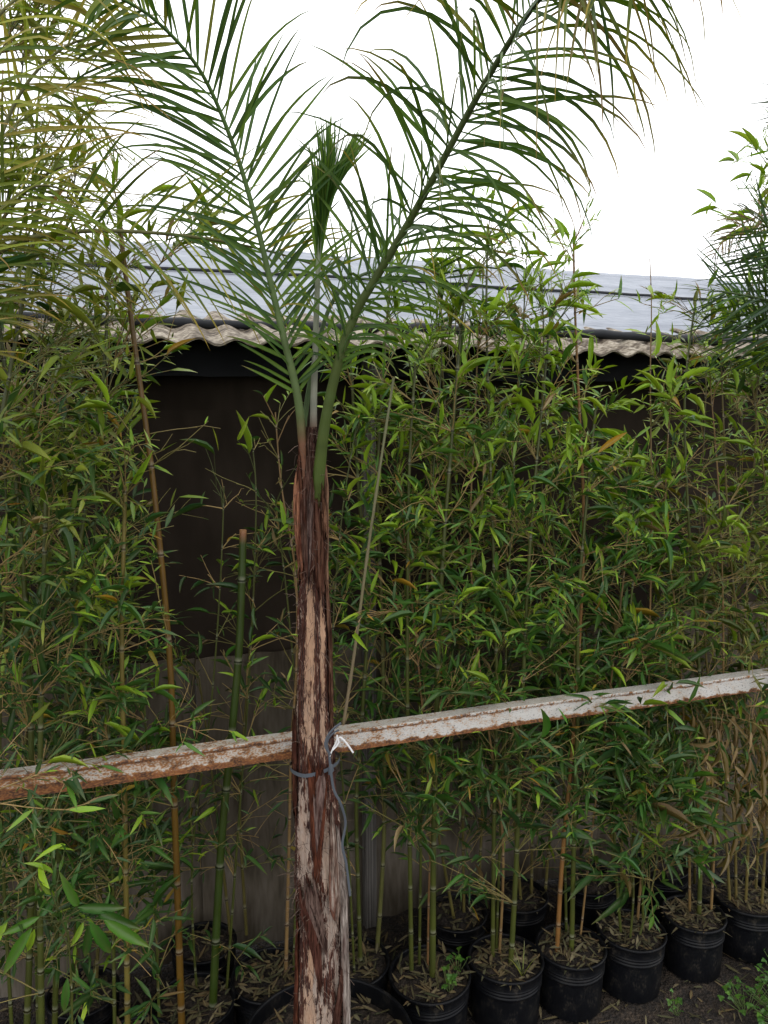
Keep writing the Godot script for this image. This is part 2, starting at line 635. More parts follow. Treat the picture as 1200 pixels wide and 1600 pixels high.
# f: path (u, h, d), r0, r1, from (share of the line without leaflets), step, len, width, angle, plume, droop, tones, tips, face
func frond(palm: Node3D, f: Dictionary) -> void:
	var o: Vector3 = palm.position
	var line := smooth(wps(f.path), 0.02)
	var mb := Mb.new()
	var n := line.size()
	var radii := []
	var cols := []
	for k in n:
		var t := float(k) / (n - 1)
		radii.append(lerpf(f.r0, f.r1, pow(t, f.get("taper", 0.7))))
		var c: Color = (f.col as Color).lerp(f.get("col2", f.col), t)
		if t < f.get("brown", 0.0):
			c = Color(0.13, 0.06, 0.035).lerp(c, clampf((t / f.brown - 0.6) * 2.5, 0, 1))
		var sh := rf(0.85, 1.15)
		cols.append(Color(c.r * sh, c.g * sh, c.b * sh))
	mb.tube(line.map(func(q): return q - o), radii, 10, cols)
	var root := part("frond", mb.mesh(M.stalk), palm, "", f.get("label", ""))
	var run: float = f.from * n
	var s := 1.0
	while run < n - 1:
		var k := int(run)
		var t: float = (run / n - f.from) / (1.0 - f.from)
		var T: Vector3 = (line[mini(k + 2, n - 1)] - line[maxi(k - 2, 0)]).normalized()
		var face: Vector3 = f.get("face", OUT)
		face = (face - T * face.dot(T)).normalized()
		var S := T.cross(face).normalized() * s
		for m in f.get("per", 1):
			var a: float = deg_to_rad(lerpf(f.angle, f.get("angle2", f.angle * 0.7), t) + rf(-1, 1) * f.get("jitter", 7.0))
			var pl: float = rf(-f.plume, f.plume)
			var across := (S * cos(pl) + face * sin(pl)).normalized()
			var dir := (T * cos(a) + across * sin(a)).normalized()
			var size: float = lerpf(f.len, f.get("len2", f.len), t) * (0.55 + 0.45 * sin(PI * clampf(0.22 + 0.62 * t, 0, 1))) * rf(0.82, 1.1) * (1.0 - 0.45 * smoothstep(0.75, 1.0, t))
			if f.has("short"):
				size *= lerpf(f.short, 1.0, smoothstep(0.0, 0.25, t))
			var set_: Array = f.get("tones2", f.tones) if rng.randf() < (t - f.get("fade_from", 0.25)) * 1.4 else f.tones
			var tone: Array = set_[rng.randi() % set_.size()]
			var sh := rf(0.8, 1.2)
			var c := Color(tone[0] * sh, tone[1] * sh, tone[2] * sh)
			var tset: Array = f.get("tips2", f.tips) if rng.randf() < t * 1.3 else f.tips
			var tipc: Array = tset[rng.randi() % tset.size()]
			var nrm := across.cross(T) * s
			if nrm.dot(face) < 0:
				nrm = -nrm
			var q: Vector3 = line[k]
			var leaflet := add_leaflet(q - o, dir, nrm, size, f.width * rf(0.75, 1.15), lerpf(f.droop, f.get("droop2", f.droop), t) * rf(0.3, 1.6), c, Color(tipc[0], tipc[1], tipc[2]), f.get("tip_from", 0.72))
			part("leaflet", leaflet.mesh(M.palm_leaf), root)
		s = -s
		run += f.step * rf(0.8, 1.2) / 0.02 * 0.5


# ---------------------------------------------------------------- bark
const PALE := [  # angle across the front, height, half width, half height, tint
	[-0.15, 1.44, 0.42, 0.21, 0.0], [0.72, 1.40, 0.22, 0.17, 0.0], [-0.2, 1.235, 0.42, 0.10, 0.2], [0.7, 1.22, 0.24, 0.12, 0.3],
	[-0.62, 0.93, 0.42, 0.16, 0.8], [-0.5, 0.80, 0.40, 0.12, 0.8], [0.55, 0.86, 0.34, 0.16, 0.7], [0.62, 0.70, 0.42, 0.13, 0.9],
	[0.05, 0.98, 0.12, 0.05, 0.7], [-0.25, 0.60, 0.16, 0.10, 0.1], [0.05, 0.56, 0.30, 0.13, 0.9], [-0.4, 0.42, 0.35, 0.10, 0.3],
	[0.25, 0.40, 0.35, 0.10, 0.8], [0.8, 0.5, 0.15, 0.2, 1.0], [-1.3, 1.1, 0.2, 0.3, 0.6], [1.4, 1.5, 0.2, 0.2, 0.4],
	[2.4, 1.3, 0.5, 0.3, 0.4], [3.4, 0.8, 0.5, 0.3, 0.7], [4.2, 1.2, 0.4, 0.25, 0.5], [2.6, 0.6, 0.4, 0.2, 0.7], [-0.9, 1.68, 0.25, 0.12, 0.0]]

var bark_a: FastNoiseLite
var bark_b: FastNoiseLite
var bark_c: FastNoiseLite

var near_key := -1
var near_list := []

func bark_near(h: float) -> Array:
	var key := int(h * 250.0)
	if key != near_key:
		near_key = key
		near_list = PALE.filter(func(e): return absf(h - e[1]) < e[3] * 1.7 + 0.01)
	return near_list


# how pale (x) and how grey (y) the bark is
func bark(a: float, h: float) -> Vector2:
	var x := cos(a) * 0.06
	var z := sin(a) * 0.06
	var wob := bark_a.get_noise_3d(x * 80.0, h * 17.0, z * 80.0)
	var streak := bark_b.get_noise_3d(x * 330.0, h * 26.0, z * 330.0)
	var fleck := bark_c.get_noise_3d(x * 900.0, h * 90.0, z * 900.0)
	var best := 0.0
	var grey := 0.5
	for e in bark_near(h):
		var da: float = absf(wrapf(a - e[0] - (h - e[1]) * 0.25, -PI, PI)) / e[2]
		if da > 1.7:
			continue
		var dh: float = absf(h - e[1]) / e[3]
		if dh > 1.7:
			continue
		var v := 1.15 - pow(pow(da, 2.6) + pow(dh, 2.6), 0.385)
		if v > best:
			best = v
			grey = e[4]
	var calm := lerpf(0.55, 1.0, clampf(grey * 3.0, 0, 1))
	var p := best + 0.85 * calm * wob + 0.42 * streak + 0.34 * calm * fleck - 0.02
	return Vector2(smoothstep(0.26, 0.46, p), clampf(grey + 0.3 * wob, 0, 1))


const TRUNK := [[0.22, -0.470, 0.077], [0.277, -0.470, 0.074], [0.354, -0.469, 0.069], [0.54, -0.468, 0.067], [0.727, -0.467, 0.065], [0.9, -0.472, 0.060], [1.085, -0.478, 0.051], [1.257, -0.478, 0.044], [1.425, -0.476, 0.040], [1.53, -0.477, 0.034], [1.622, -0.477, 0.031], [1.70, -0.478, 0.033], [1.751, -0.479, 0.032], [1.82, -0.478, 0.029], [1.90, -0.479, 0.020], [1.96, -0.479, 0.014]]
const PALM_D := 0.85

func trunk_at(h: float) -> Vector2:
	for k in TRUNK.size() - 1:
		if h <= TRUNK[k + 1][0]:
			var t: float = smoothstep(0, 1, (h - TRUNK[k][0]) / (TRUNK[k + 1][0] - TRUNK[k][0])) * 0.4 + 0.6 * (h - TRUNK[k][0]) / (TRUNK[k + 1][0] - TRUNK[k][0])
			return Vector2(lerpf(TRUNK[k][1], TRUNK[k + 1][1], t), lerpf(TRUNK[k][2], TRUNK[k + 1][2], t))
	return Vector2(-0.479, 0.014)


# a point on the trunk's skin; angle 0 looks at the yard, positive turns to the right
func on_trunk(a: float, h: float, lift: float) -> Vector3:
	var q := trunk_at(h)
	var dir := Vector3(sin(a - 0.05), 0, cos(a - 0.05))
	return wp(Vector3(q.x, h, PALM_D)) + dir * (q.y + lift)


func make_trunk(palm: Node3D) -> void:
	bark_a = noise(201, 1.0, 3)
	bark_b = noise(202, 1.0, 3)
	bark_c = noise(203, 1.0, 2)
	var W := 560
	var Hh := 1200
	var h0 := 0.22
	var h1 := 1.96
	var im := Image.create(W, Hh, false, Image.FORMAT_RGB8)
	var pale_map := []
	for y in Hh:
		var h := lerpf(h0, h1, 1.0 - float(y) / (Hh - 1))
		for x in W:
			var a := TAU * x / W
			var cx := cos(a) * 0.06
			var cz := sin(a) * 0.06
			var b := bark(a, h)
			var s := bark_b.get_noise_3d(cx * 300.0 + 50.0, h * 8.0, cz * 300.0)
			var f := bark_c.get_noise_3d(cx * 1500.0, h * 60.0, cz * 1500.0)
			var pale := Color(0.47, 0.295, 0.19).lerp(Color(0.36, 0.295, 0.25), b.y)
			pale = pale.lerp(Color(0.20, 0.10, 0.06), clampf(0.35 * s + 0.7 * f + 0.1, 0, 0.8))
			var dark := Color(0.018, 0.009, 0.008).lerp(Color(0.095, 0.030, 0.017), clampf(0.4 + 1.1 * s, 0, 1))
			dark = dark.lerp(Color(0.22, 0.17, 0.15), clampf(1.5 * f - 0.30, 0, 0.55))
			im.set_pixel(x, y, dark.lerp(pale, b.x).linear_to_srgb())
	var bump := grey_noise(320, 640, 0.11, 0.018, 211)
	var m := textured(im, 0.8, bump, 0.45)
	m.metallic_specular = 0.25
	M.bark = m
	var mb := Mb.new()
	var rings := 230
	var sides := 88
	var rows := []
	var norms := []
	var uvs := []
	for r in rings + 1:
		var h := lerpf(h0, h1, float(r) / rings)
		var row := []
		var nr := []
		var uv := []
		for s in sides + 1:
			var a := TAU * s / sides
			var b := bark(a, h)
			var q := bark_a.get_noise_3d(cos(a) * 2.0, h * 5.0, sin(a) * 2.0)
			var st := bark_b.get_noise_3d(cos(a) * 9.0, h * 3.0, sin(a) * 9.0)
			row.append(on_trunk(a, h, -0.0038 * b.x + 0.007 * q + 0.0036 * st) - palm.position)
			uv.append(Vector2(float(s) / sides, 1.0 - float(r) / rings))
		rows.append(row)
		uvs.append(uv)
	for r in rings + 1:
		var nr := []
		for s in sides + 1:
			var du: Vector3 = rows[r][(s + 1) % sides] - rows[r][(s + sides - 1) % sides]
			var dv: Vector3 = rows[mini(r + 1, rings)][s] - rows[maxi(r - 1, 0)][s]
			var nn := du.cross(dv).normalized()
			var outw: Vector3 = rows[r][s] - (wp(Vector3(trunk_at(0.22 + 1.74 * r / rings).x, 0, PALM_D)) - palm.position)
			outw.y = 0
			nr.append(nn if nn.dot(outw) > 0 else -nn)
		norms.append(nr)
	mb.grid(rows, norms, [], uvs)
	part("trunk", mb.mesh(m), palm)


# a strip of dead leaf sheath lying on the trunk; a0..a1 across, h0..h1 up, jagged at its ends
func sheath(palm: Node3D, a0: float, a1: float, h0: float, h1: float, lift0: float, lift1: float, base: Color, edge: Color, label := "", lean := 0.0, point := 0) -> void:
	var mb := Mb.new()
	var rows := []
	var back := []
	var cols := []
	var uvs := []
	var nx := 9
	var ny := 26
	var jag := []
	for k in nx + 1:
		jag.append([rf(-0.028, 0.028), rf(-0.04, 0.04)])
	for r in ny + 1:
		var t := float(r) / ny
		var row := []
		var rb := []
		var cr := []
		var ur := []
		for k in nx + 1:
			var s := float(k) / nx
			var h := lerpf(h0 + jag[k][0], h1 + jag[k][1], t)
			var narrow := 1.0 - 0.35 * pow(absf(t - 0.5) * 2.0, 3.0)
			if point == 1:
				narrow = 0.10 + 0.9 * pow(t, 0.8)
			elif point == 2:
				narrow = 0.10 + 0.9 * pow(1.0 - t, 0.8)
			var a := lerpf(a0, a1, 0.5 + (s - 0.5) * narrow) + lean * (t - 0.5)
			var lift := lerpf(lift0, lift1, t) + 0.004 * sin(PI * s) + bark_a.get_noise_2d(s * 3.0 + h0 * 30.0, t * 9.0) * 0.003
			row.append(on_trunk(a, h, lift) - palm.position)
			rb.append(on_trunk(a, h, lift - 0.003) - palm.position)
			ur.append(Vector2(a * 0.25 + h0 * 3.0, 1.0 - h * 0.9))
			var st := bark_b.get_noise_2d(s * 14.0 + a0 * 20.0, h * 10.0)
			cr.append(base.lerp(edge, clampf(0.35 + 1.3 * st + 0.8 * absf(s - 0.5), 0, 1)))
		rows.append(row)
		back.append(rb)
		uvs.append(ur)
		cols.append(cr)
	var mid := on_trunk((a0 + a1) * 0.5, (h0 + h1) * 0.5, 1.0) - on_trunk((a0 + a1) * 0.5, (h0 + h1) * 0.5, 0.0)
	mb.sheet(rows, mid, uvs, cols)
	mb.sheet(back, -mid, uvs, cols)
	for e in [0, nx]:
		for r in ny:
			var nn: Vector3 = (rows[r][e] - rows[r][nx / 2]).normalized()
			mb.flat_quad(rows[r][e], rows[r + 1][e], back[r + 1][e], back[r][e], nn, cols[r][e])
	for e in [0, ny]:
		for k in nx:
			mb.flat_quad(rows[e][k], rows[e][k + 1], back[e][k + 1], back[e][k], Vector3(0, 1 if e else -1, 0), edge)
	part("leaf_sheath", mb.mesh(M.sheath), palm, "", label)


# ---------------------------------------------------------------- pots
func lathe(mb: Mb, prof: Array, sides: int, col := Color.WHITE) -> void:
	var rows := []
	var norms := []
	for k in prof.size():
		var t: Vector2 = prof[mini(k + 1, prof.size() - 1)] - prof[maxi(k - 1, 0)]
		var row := []
		var nr := []
		for s in sides + 1:
			var a := TAU * s / sides
			var d := Vector3(cos(a), 0, sin(a))
			row.append(d * prof[k].x + Vector3(0, prof[k].y, 0))
			nr.append((d * t.y - Vector3(0, t.x, 0)).normalized())
		rows.append(row)
		norms.append(nr)
	mb.grid(rows, norms, [], [])


func chip(mb: Mb, at: Vector3, L: float, w: float, lift: float, col: Color) -> void:
	var a := rf(0, TAU)
	var d := Vector3(cos(a), rf(-0.15, 0.3), sin(a)).normalized()
	add_leaf(mb, at + Vector3(0, lift, 0), d, Vector3(rf(-0.4, 0.4), 1, rf(-0.4, 0.4)).normalized(), L, w, rf(-0.2, 0.3), col, col)


func litter_color() -> Color:
	var c: Color = [Color(0.30, 0.19, 0.10), Color(0.20, 0.11, 0.055), Color(0.38, 0.28, 0.17), Color(0.10, 0.055, 0.03), Color(0.25, 0.13, 0.06)][rng.randi() % 5]
	var k := rf(0.08, 0.42)
	return Color(c.r * k, c.g * k, c.b * k)


func pot(label: String, u: float, d: float, r: float, h: float, mulch := 120, big := false) -> Node3D:
	var o := thing("tree_tub" if big else "nursery_pot", label, "plant pot", wp(Vector3(u, 0.002, d)), "" if big else "black nursery pots along the wall")
	o.rotation = Vector3(rf(-0.025, 0.025), rf(0, TAU), rf(-0.025, 0.025)) if not big else Vector3.ZERO
	var mb := Mb.new()
	var lo := r * 0.93
	var prof := [Vector2(lo * 0.9, 0.0), Vector2(lo, 0.006), Vector2(lerpf(lo, r, 0.35), h * 0.35), Vector2(lerpf(lo, r, 0.6), h * 0.62)]
	var ribs := 5 if big else 3
	for k in ribs:
		var y := h * (0.66 + 0.055 * k) if not big else h * (0.45 + 0.09 * k)
		var q := lerpf(lo, r, y / h)
		prof.append_array([Vector2(q, y), Vector2(q + 0.0035, y + 0.004), Vector2(q + 0.0035, y + 0.008), Vector2(q, y + 0.012)])
	prof.append_array([Vector2(r * 0.99, h * 0.93), Vector2(r + 0.005, h * 0.945), Vector2(r + 0.007, h * 0.975), Vector2(r + 0.006, h), Vector2(r, h + 0.002), Vector2(r - 0.004, h - 0.004), Vector2(r - 0.006, h * 0.80)])
	lathe(mb, prof, 48)
	part("pot_wall", mb.mesh(M.pot), o)
	var soil := Mb.new()
	var fill := h - (0.05 if big else 0.018)
	var rows := []
	for k in 7:
		var row := []
		for s in 25:
			var a := TAU * s / 24
			var q := (r - 0.005) * k / 6.0
			row.append(Vector3(cos(a) * q, fill + 0.012 * (1.0 - k / 6.0) + 0.006 * sin(a * 3.0 + k * 2.0 + u * 9.0) * k / 6.0, sin(a) * q))
		rows.append(row)
	soil.sheet(rows, Vector3.UP)
	part("soil", soil.mesh(M.soil), o)
	var mul := Mb.new()
	for k in mulch:
		var a := rf(0, TAU)
		var q := sqrt(rng.randf()) * (r - 0.012)
		chip(mul, Vector3(cos(a) * q, fill + 0.013 * (1 - q / r), sin(a) * q), rf(0.02, 0.065), rf(0.006, 0.014), rf(0.003, 0.016), litter_color())
	part("leaf_mulch", mul.mesh(M.dry), o, "stuff")
	return o


# a small weed with round or lobed leaves
func weed(label: String, at: Vector3, n: int, spread: float, size: float, tone := "fresh") -> void:
	var o := thing("weed", label, "weed", at)
	var stems := Mb.new()
	for k in n:
		var a := rf(0, TAU)
		var q := sqrt(rng.randf()) * spread
		var e := Vector3(cos(a) * q, rf(0.02, 0.075), sin(a) * q)
		stems.tube([Vector3(e.x * 0.3, 0, e.z * 0.3), e * Vector3(0.8, 0.7, 0.8), e], [0.0012, 0.001, 0.0008], 4, [Color(0.08, 0.12, 0.03), Color(0.08, 0.12, 0.03), Color(0.08, 0.14, 0.03)])
		var mb := Mb.new()
		lobed(mb, size * rf(0.7, 1.2), leaf_color(tone))
		var l := part("leaf", mb.mesh(M.leaf), o)
		l.transform = Transform3D(Basis.from_euler(Vector3(rf(-0.5, 0.5), rf(0, TAU), rf(-0.5, 0.5))), e)
	part("stems", stems.mesh(M.twig), o, "stuff")


func lobed(mb: Mb, r: float, c: Color) -> void:
	for k in 3:
		var a := TAU * k / 3.0
		var d := Vector3(cos(a), 0.12, sin(a)).normalized()
		add_leaf(mb, Vector3.ZERO, d, Vector3.UP, r, r * 0.95, 0.18, c, c)


func _ready() -> void:
	rng.seed = 4711
	# ------------------------------------------------------------ camera, sky, sun, exposure
	var cam := Camera3D.new()
	cam.name = "camera"
	cam.position = Vector3(0, 2.0, 0)
	cam.rotation_degrees = Vector3(-7.5, 0, 0)
	cam.fov = 67.0
	cam.near = 0.05
	cam.far = 900.0
	add_child(cam)
	cam.current = true
	var we := WorldEnvironment.new()
	we.name = "environment"
	var env := Environment.new()
	env.background_mode = Environment.BG_SKY
	var sky := Sky.new()
	var sm := ProceduralSkyMaterial.new()
	sm.sky_top_color = Color(1.0, 1.0, 1.0)
	sm.sky_horizon_color = Color(0.84, 0.845, 0.86)
	sm.sky_curve = 0.6
	sm.sky_energy_multiplier = 1.52
	sm.ground_bottom_color = Color(0.16, 0.14, 0.12)
	sm.ground_horizon_color = Color(0.55, 0.55, 0.55)
	sky.sky_material = sm
	env.sky = sky
	env.tonemap_mode = Environment.TONE_MAPPER_LINEAR
	env.tonemap_exposure = 1.0
	env.sdfgi_enabled = true
	env.ssao_enabled = true
	env.ssil_enabled = true
	we.environment = env
	add_child(we)
	var sun := DirectionalLight3D.new()
	sun.name = "veiled_sun"
	sun.light_energy = 0.2
	sun.light_angular_distance = 25.0
	sun.light_color = Color(1.0, 0.97, 0.92)
	sun.rotation_degrees = Vector3(-70, 25, 0)
	sun.shadow_enabled = true
	add_child(sun)
	make_materials()

	# ------------------------------------------------------------ ground
	var g := Mb.new()
	var rows := []
	var und := noise(301, 0.7, 3)
	var steps_x := [-300.0, -40.0, -8.0]
	for k in 61:
		steps_x.append(-4.0 + k * 0.16)
	steps_x.append_array([9.0, 40.0, 300.0])
	var steps_z := [-300.0, -40.0, -10.0]
	for k in 41:
		steps_z.append(-5.0 + k * 0.16)
	steps_z.append_array([4.0, 40.0, 300.0])
	for z in steps_z:
		var row := []
		for x in steps_x:
			row.append(Vector3(x, und.get_noise_2d(x, z) * 0.012 - 0.004, z))
		rows.append(row)
	g.sheet(rows, Vector3.UP)
	var ground := part("ground", g.mesh(M.soil), self, "structure")
	ground.set_meta("label", "dark damp soil of the nursery yard")

	# ------------------------------------------------------------ shed wall
	var shed := thing("shed", "long low shed with dark cloth upper wall and corrugated roof edge behind the bamboo", "shed", wp(Vector3(0, 0, 0)))
	var so := shed.position
	var U0 := -3.4
	var U1 := 5.6
	var uu := U0
	while uu < U1:   # upright corrugated cement sheets
		var mb := Mb.new()
		var fr := []
		var bk := []
		var uv := []
		var lean := rf(-0.004, 0.004)
		var top := 1.134 + rf(-0.006, 0.006)
		var o2 := rf(0, 0.4)
		for r in 5:
			var a := []
			var b := []
			var t := []
			for k in 55:
				var x := uu + 0.9 * k / 54.0 - 0.002
				var wave := 0.009 * sin(TAU * x / 0.15) + lean * r + 0.004 * (1 if int(roundf((uu - U0) / 0.9)) % 2 else -1)
				a.append(wp(Vector3(x, top * r / 4.0, wave)) - so)
				b.append(wp(Vector3(x, top * r / 4.0, wave - 0.007)) - so)
				t.append(Vector2((x - uu) * 0.9 + o2, 1.0 - r * 0.22))
			fr.append(a)
			bk.append(b)
			uv.append(t)
		mb.sheet(fr, OUT, uv)
		mb.sheet(bk, -OUT, uv)
		for k in 54:
			mb.flat_quad(fr[4][k], fr[4][k + 1], bk[4][k + 1], bk[4][k], Vector3.UP, Color.WHITE, [uv[4][k], uv[4][k + 1], uv[4][k + 1], uv[4][k]])
		part("wall_sheet", mb.mesh(M.cement), shed)
		uu += 0.9
	# dark cloth hung above them
	var cl := Mb.new()
	rows = []
	var uvs := []
	var fold := noise(311, 1.0, 3)
	for r in 15:
		var row := []
		var uv := []
		for k in 121:
			var x := lerpf(U0, U1, k / 120.0)
			var h := lerpf(1.05, 2.26, r / 14.0)
			row.append(wp(Vector3(x, h, -0.035 + 0.02 * fold.get_noise_2d(x * 1.3, h * 0.5) + 0.006 * fold.get_noise_2d(x * 5.0, h * 1.2))) - so)
			uv.append(Vector2(x * 0.5, h * 0.5))
		rows.append(row)
		uvs.append(uv)
	cl.sheet(rows, OUT, uvs)
	part("shade_cloth", cl.mesh(M.cloth), shed)
	var bd := Mb.new()
	rows = []
	for r in 4:   # the loose black plastic strip under the eave
		var row := []
		for k in 121:
			var x := lerpf(U0, U1, k / 120.0)
			row.append(wp(Vector3(x, 2.215 - 0.034 * r + 0.006 * fold.get_noise_2d(x * 3.0, r) * r, 0.03 + 0.012 * fold.get_noise_2d(x * 2.0 + 50.0, r * 0.7) + 0.004 * r)) - so)
		rows.append(row)
	bd.sheet(rows, OUT)
	part("black_strip", bd.mesh(M.black), shed)
	for x in [-2.2, -0.075, 2.05, 4.2]:
		var ps := Mb.new()
		ps.box(wp(Vector3(x, 1.1, 0.045)) - so, ALONG * 0.022, Vector3(0, 1.09, 0), OUT * 0.02)
		part("post", ps.mesh(M.wood), shed)
	# rafters and roof sheets
	var rise := 0.27
	for x in [-2.2, -0.075, 2.05, 4.2]:
		var rb := Mb.new()
		var rv := wv(0, -rise * 0.25, 0.25)
		rb.box(wp(Vector3(x, 2.195, -0.1)) - so, ALONG * 0.02, Vector3(0, 0.022, 0), rv)
		part("rafter", rb.mesh(M.wood), shed)
	uu = U0
	var alt := 0
	while uu < U1:
		var mb := Mb.new()
		var tp := []
		var bt := []
		var uv := []
		var tilt := rf(-0.006, 0.006)
		var inset := rf(-0.012, 0.012)
		for r in 6:
			var a := []
			var b := []
			var t := []
			var d := 0.19 + inset - 0.11 * r
			for k in 101:
				var x := uu + 1.02 * k / 100.0
				var wave := 0.0100 * sin(TAU * x / 0.117)
				var h := 2.214 + (0.19 - d) * rise + wave + tilt * (x - uu) + 0.009 * alt
				a.append(wp(Vector3(x, h, d)) - so)
				b.append(wp(Vector3(x, h - 0.007, d + 0.001)) - so)
				t.append(Vector2(x * 0.7, r * 0.2))
			tp.append(a)
			bt.append(b)
			uv.append(t)
		mb.sheet(tp, Vector3.UP, uv)
		mb.sheet(bt, Vector3.DOWN, uv)
		for k in 100:
			mb.flat_quad(tp[0][k], tp[0][k + 1], bt[0][k + 1], bt[0][k], OUT, Color.WHITE, [uv[0][k], uv[0][k + 1], uv[1][k + 1], uv[1][k]])
		part("roof_sheet", mb.mesh(M.roofing), shed)
		uu += 0.985
		alt = 1 - alt

	# ------------------------------------------------------------ greenhouse behind
	var gh := thing("greenhouse", "greenhouse roof of pale milky plastic film behind the shed", "greenhouse", wp(Vector3(0, 0, -2.5)))
	var go := gh.position
	var film := Mb.new()
	rows = []
	uvs = []
	var wr := noise(321, 1.0, 4)
	for r in 41:
		var row := []
		var uv := []
		for k in 161:
			var x := lerpf(-6.0, 12.0, k / 160.0)
			var t := r / 40.0
			var d := -0.16 - 2.34 * t if r <= 26 else -0.16 - 2.34 * 0.65 - (r - 26) * 0.32
			t = (-0.16 - d) / 2.34
			var h := 2.285 + 0.735 * sin(minf(t, 1.0) * 1.32) / sin(1.32) if t <= 1.0 else 3.02 - 0.22 * pow(t - 1.0, 1.6)
			h += 0.014 * wr.get_noise_2d(x * 0.8 + d * 0.8, d * 3.0) + 0.006 * wr.get_noise_2d(x * 2.0 + d * 3.0, d * 9.0 + 40.0) - 0.012 * absf(sin(x * PI / 1.5)) * sin(minf(t, 1.0) * PI)
			row.append(wp(Vector3(x, h, d)) - go)
			uv.append(Vector2(x * 0.22, d * 0.3))
		rows.append(row)
		uvs.append(uv)
	film.sheet(rows, Vector3.UP, uvs)
	part("plastic_film", film.mesh(M.plastic), gh)
	for c in [[0.36, 0.008]]:   # black cords over the film
		var pts := []
		var rad := []
		var col := []
		var r := int(c[0] * 26 / 0.65) if c[0] <= 0.65 else 30
		r = mini(r, 26)
		if c[0] > 0.65:
			r = 24
		for k in 161:
			pts.append((rows[r][k] as Vector3) + Vector3(0, 0.012 + 0.006 * wr.get_noise_1d(k * 0.13 + c[0] * 50.0), 0))
			rad.append(c[1])
			col.append(Color.WHITE)
		var cb := Mb.new()
		cb.tube(pts, rad, 6, col)
		part("cord", cb.mesh(M.hose), gh)
	var fr2 := Mb.new()
	for x in [-5.9, 11.9]:
		fr2.box(wp(Vector3(x, 1.1, -0.3)) - go, ALONG * 0.03, Vector3(0, 1.1, 0), OUT * 0.03)
		fr2.box(wp(Vector3(x, 1.45, -2.5)) - go, ALONG * 0.03, Vector3(0, 1.45, 0), OUT * 0.03)
	part("frame_post", fr2.mesh(M.wood), gh)
	# rolled black film and hose lying along the roof edge
	var hp := []
	var hr := []
	var hc := []
	for k in 181:
		var x := lerpf(-3.4, 5.6, k / 180.0)
		hp.append(wp(Vector3(x, 2.300 + 0.006 * sin(x * 2.3) + 0.004 * wr.get_noise_1d(x * 9.0), -0.07 + 0.012 * sin(x * 1.4))))
		hr.append(0.019 + 0.008 * wr.get_noise_1d(x * 4.0 + 77.0))
		hc.append(Color.WHITE)
	var roll := Mb.new()
	roll.tube(hp, hr, 10, hc)
	tag(part("film_roll", roll.mesh(M.hose), self), "long roll of dark grey plastic film lying along the corrugated roof edge", "plastic roll")

	# ------------------------------------------------------------ rusty rail
	var rail := thing("steel_rail", "rusty white painted steel rail running behind the palm trunk at waist height", "rail", wp(Vector3(-0.45, 0, 0.715)))
	var ro := rail.position
	var RD := 0.715
	var RH := 1.122
	var front := Mb.new()
	var topm := Mb.new()
	var ncol := 60
	for k in ncol:
		var a := lerpf(-2.2, 2.9, float(k) / ncol)
		var b := lerpf(-2.2, 2.9, float(k + 1) / ncol)
		var ta := float(k) / ncol
		var tb := float(k + 1) / ncol
		var wob := func(x: float) -> float: return -0.0055 * (x + 0.4) + 0.003 * sin(x * 1.9) + 0.0015 * sin(x * 7.0)
		var P := func(x: float, h: float, d: float) -> Vector3: return wp(Vector3(x, RH + h + wob.call(x), RD + d)) - ro
		# the tube: front, rear, underside
		front.flat_quad(P.call(a, -0.053, 0.026), P.call(b, -0.053, 0.026), P.call(b, 0.0, 0.026), P.call(a, 0.0, 0.026), OUT, Color.WHITE, [Vector2(ta, 1), Vector2(tb, 1), Vector2(tb, 0), Vector2(ta, 0)])
		front.flat_quad(P.call(a, -0.053, -0.015), P.call(b, -0.053, -0.015), P.call(b, 0.0, -0.015), P.call(a, 0.0, -0.015), -OUT, Color.WHITE, [Vector2(ta, 1), Vector2(tb, 1), Vector2(tb, 0), Vector2(ta, 0)])
		front.flat_quad(P.call(a, -0.053, 0.026), P.call(b, -0.053, 0.026), P.call(b, -0.053, -0.015), P.call(a, -0.053, -0.015), Vector3.DOWN, Color.WHITE, [Vector2(ta, 1), Vector2(tb, 1), Vector2(tb, 0.9), Vector2(ta, 0.9)])
		# the plate on it: a rounded lip stands proud in front
		var prof := [[0.0, 0.026, 0.97], [-0.0005, 0.0285, 0.99], [0.001, 0.0300, 1.0], [0.005, 0.0300, 0.96], [0.0072, 0.028, 0.92], [0.0075, 0.024, 0.85], [0.006, 0.021, 0.8], [0.006, -0.010, 0.1], [0.006, -0.016, 0.03], [0.0, -0.017, 0.0]]
		for q in prof.size() - 1:
			var x0: Array = prof[q]
			var x1: Array = prof[q + 1]
			var nn := wv(0, -(x1[1] - x0[1]), x1[0] - x0[0]).normalized()
			topm.flat_quad(P.call(a, x0[0], x0[1]), P.call(b, x0[0], x0[1]), P.call(b, x1[0], x1[1]), P.call(a, x1[0], x1[1]), nn, Color.WHITE, [Vector2(ta, 1.0 - x0[2]), Vector2(tb, 1.0 - x0[2]), Vector2(tb, 1.0 - x1[2]), Vector2(ta, 1.0 - x1[2])])
	part("channel", front.mesh(M.rail_front), rail)
	part("top_plate", topm.mesh(M.rail_top), rail)
	for x in [-2.15, 2.85]:
		var ps := Mb.new()
		ps.box(wp(Vector3(x, 0.515, RD)) - ro, ALONG * 0.024, Vector3(0, 0.515, 0), OUT * 0.023)
		part("post", ps.mesh(M.rail_front), rail)

	# ------------------------------------------------------------ palm tub and palm
	pot("big ribbed black plastic tub that holds the palm", -0.452, PALM_D, 0.232, 0.30, 160, true)
	var palm := thing("palm_tree", "young palm with peeling brown trunk and two raised green fronds in the tub", "palm", wp(Vector3(-0.47, 0.25, PALM_D)))
	make_trunk(palm)
	var grey := Color(0.40, 0.33, 0.28)
	var brown := Color(0.055, 0.020, 0.014)
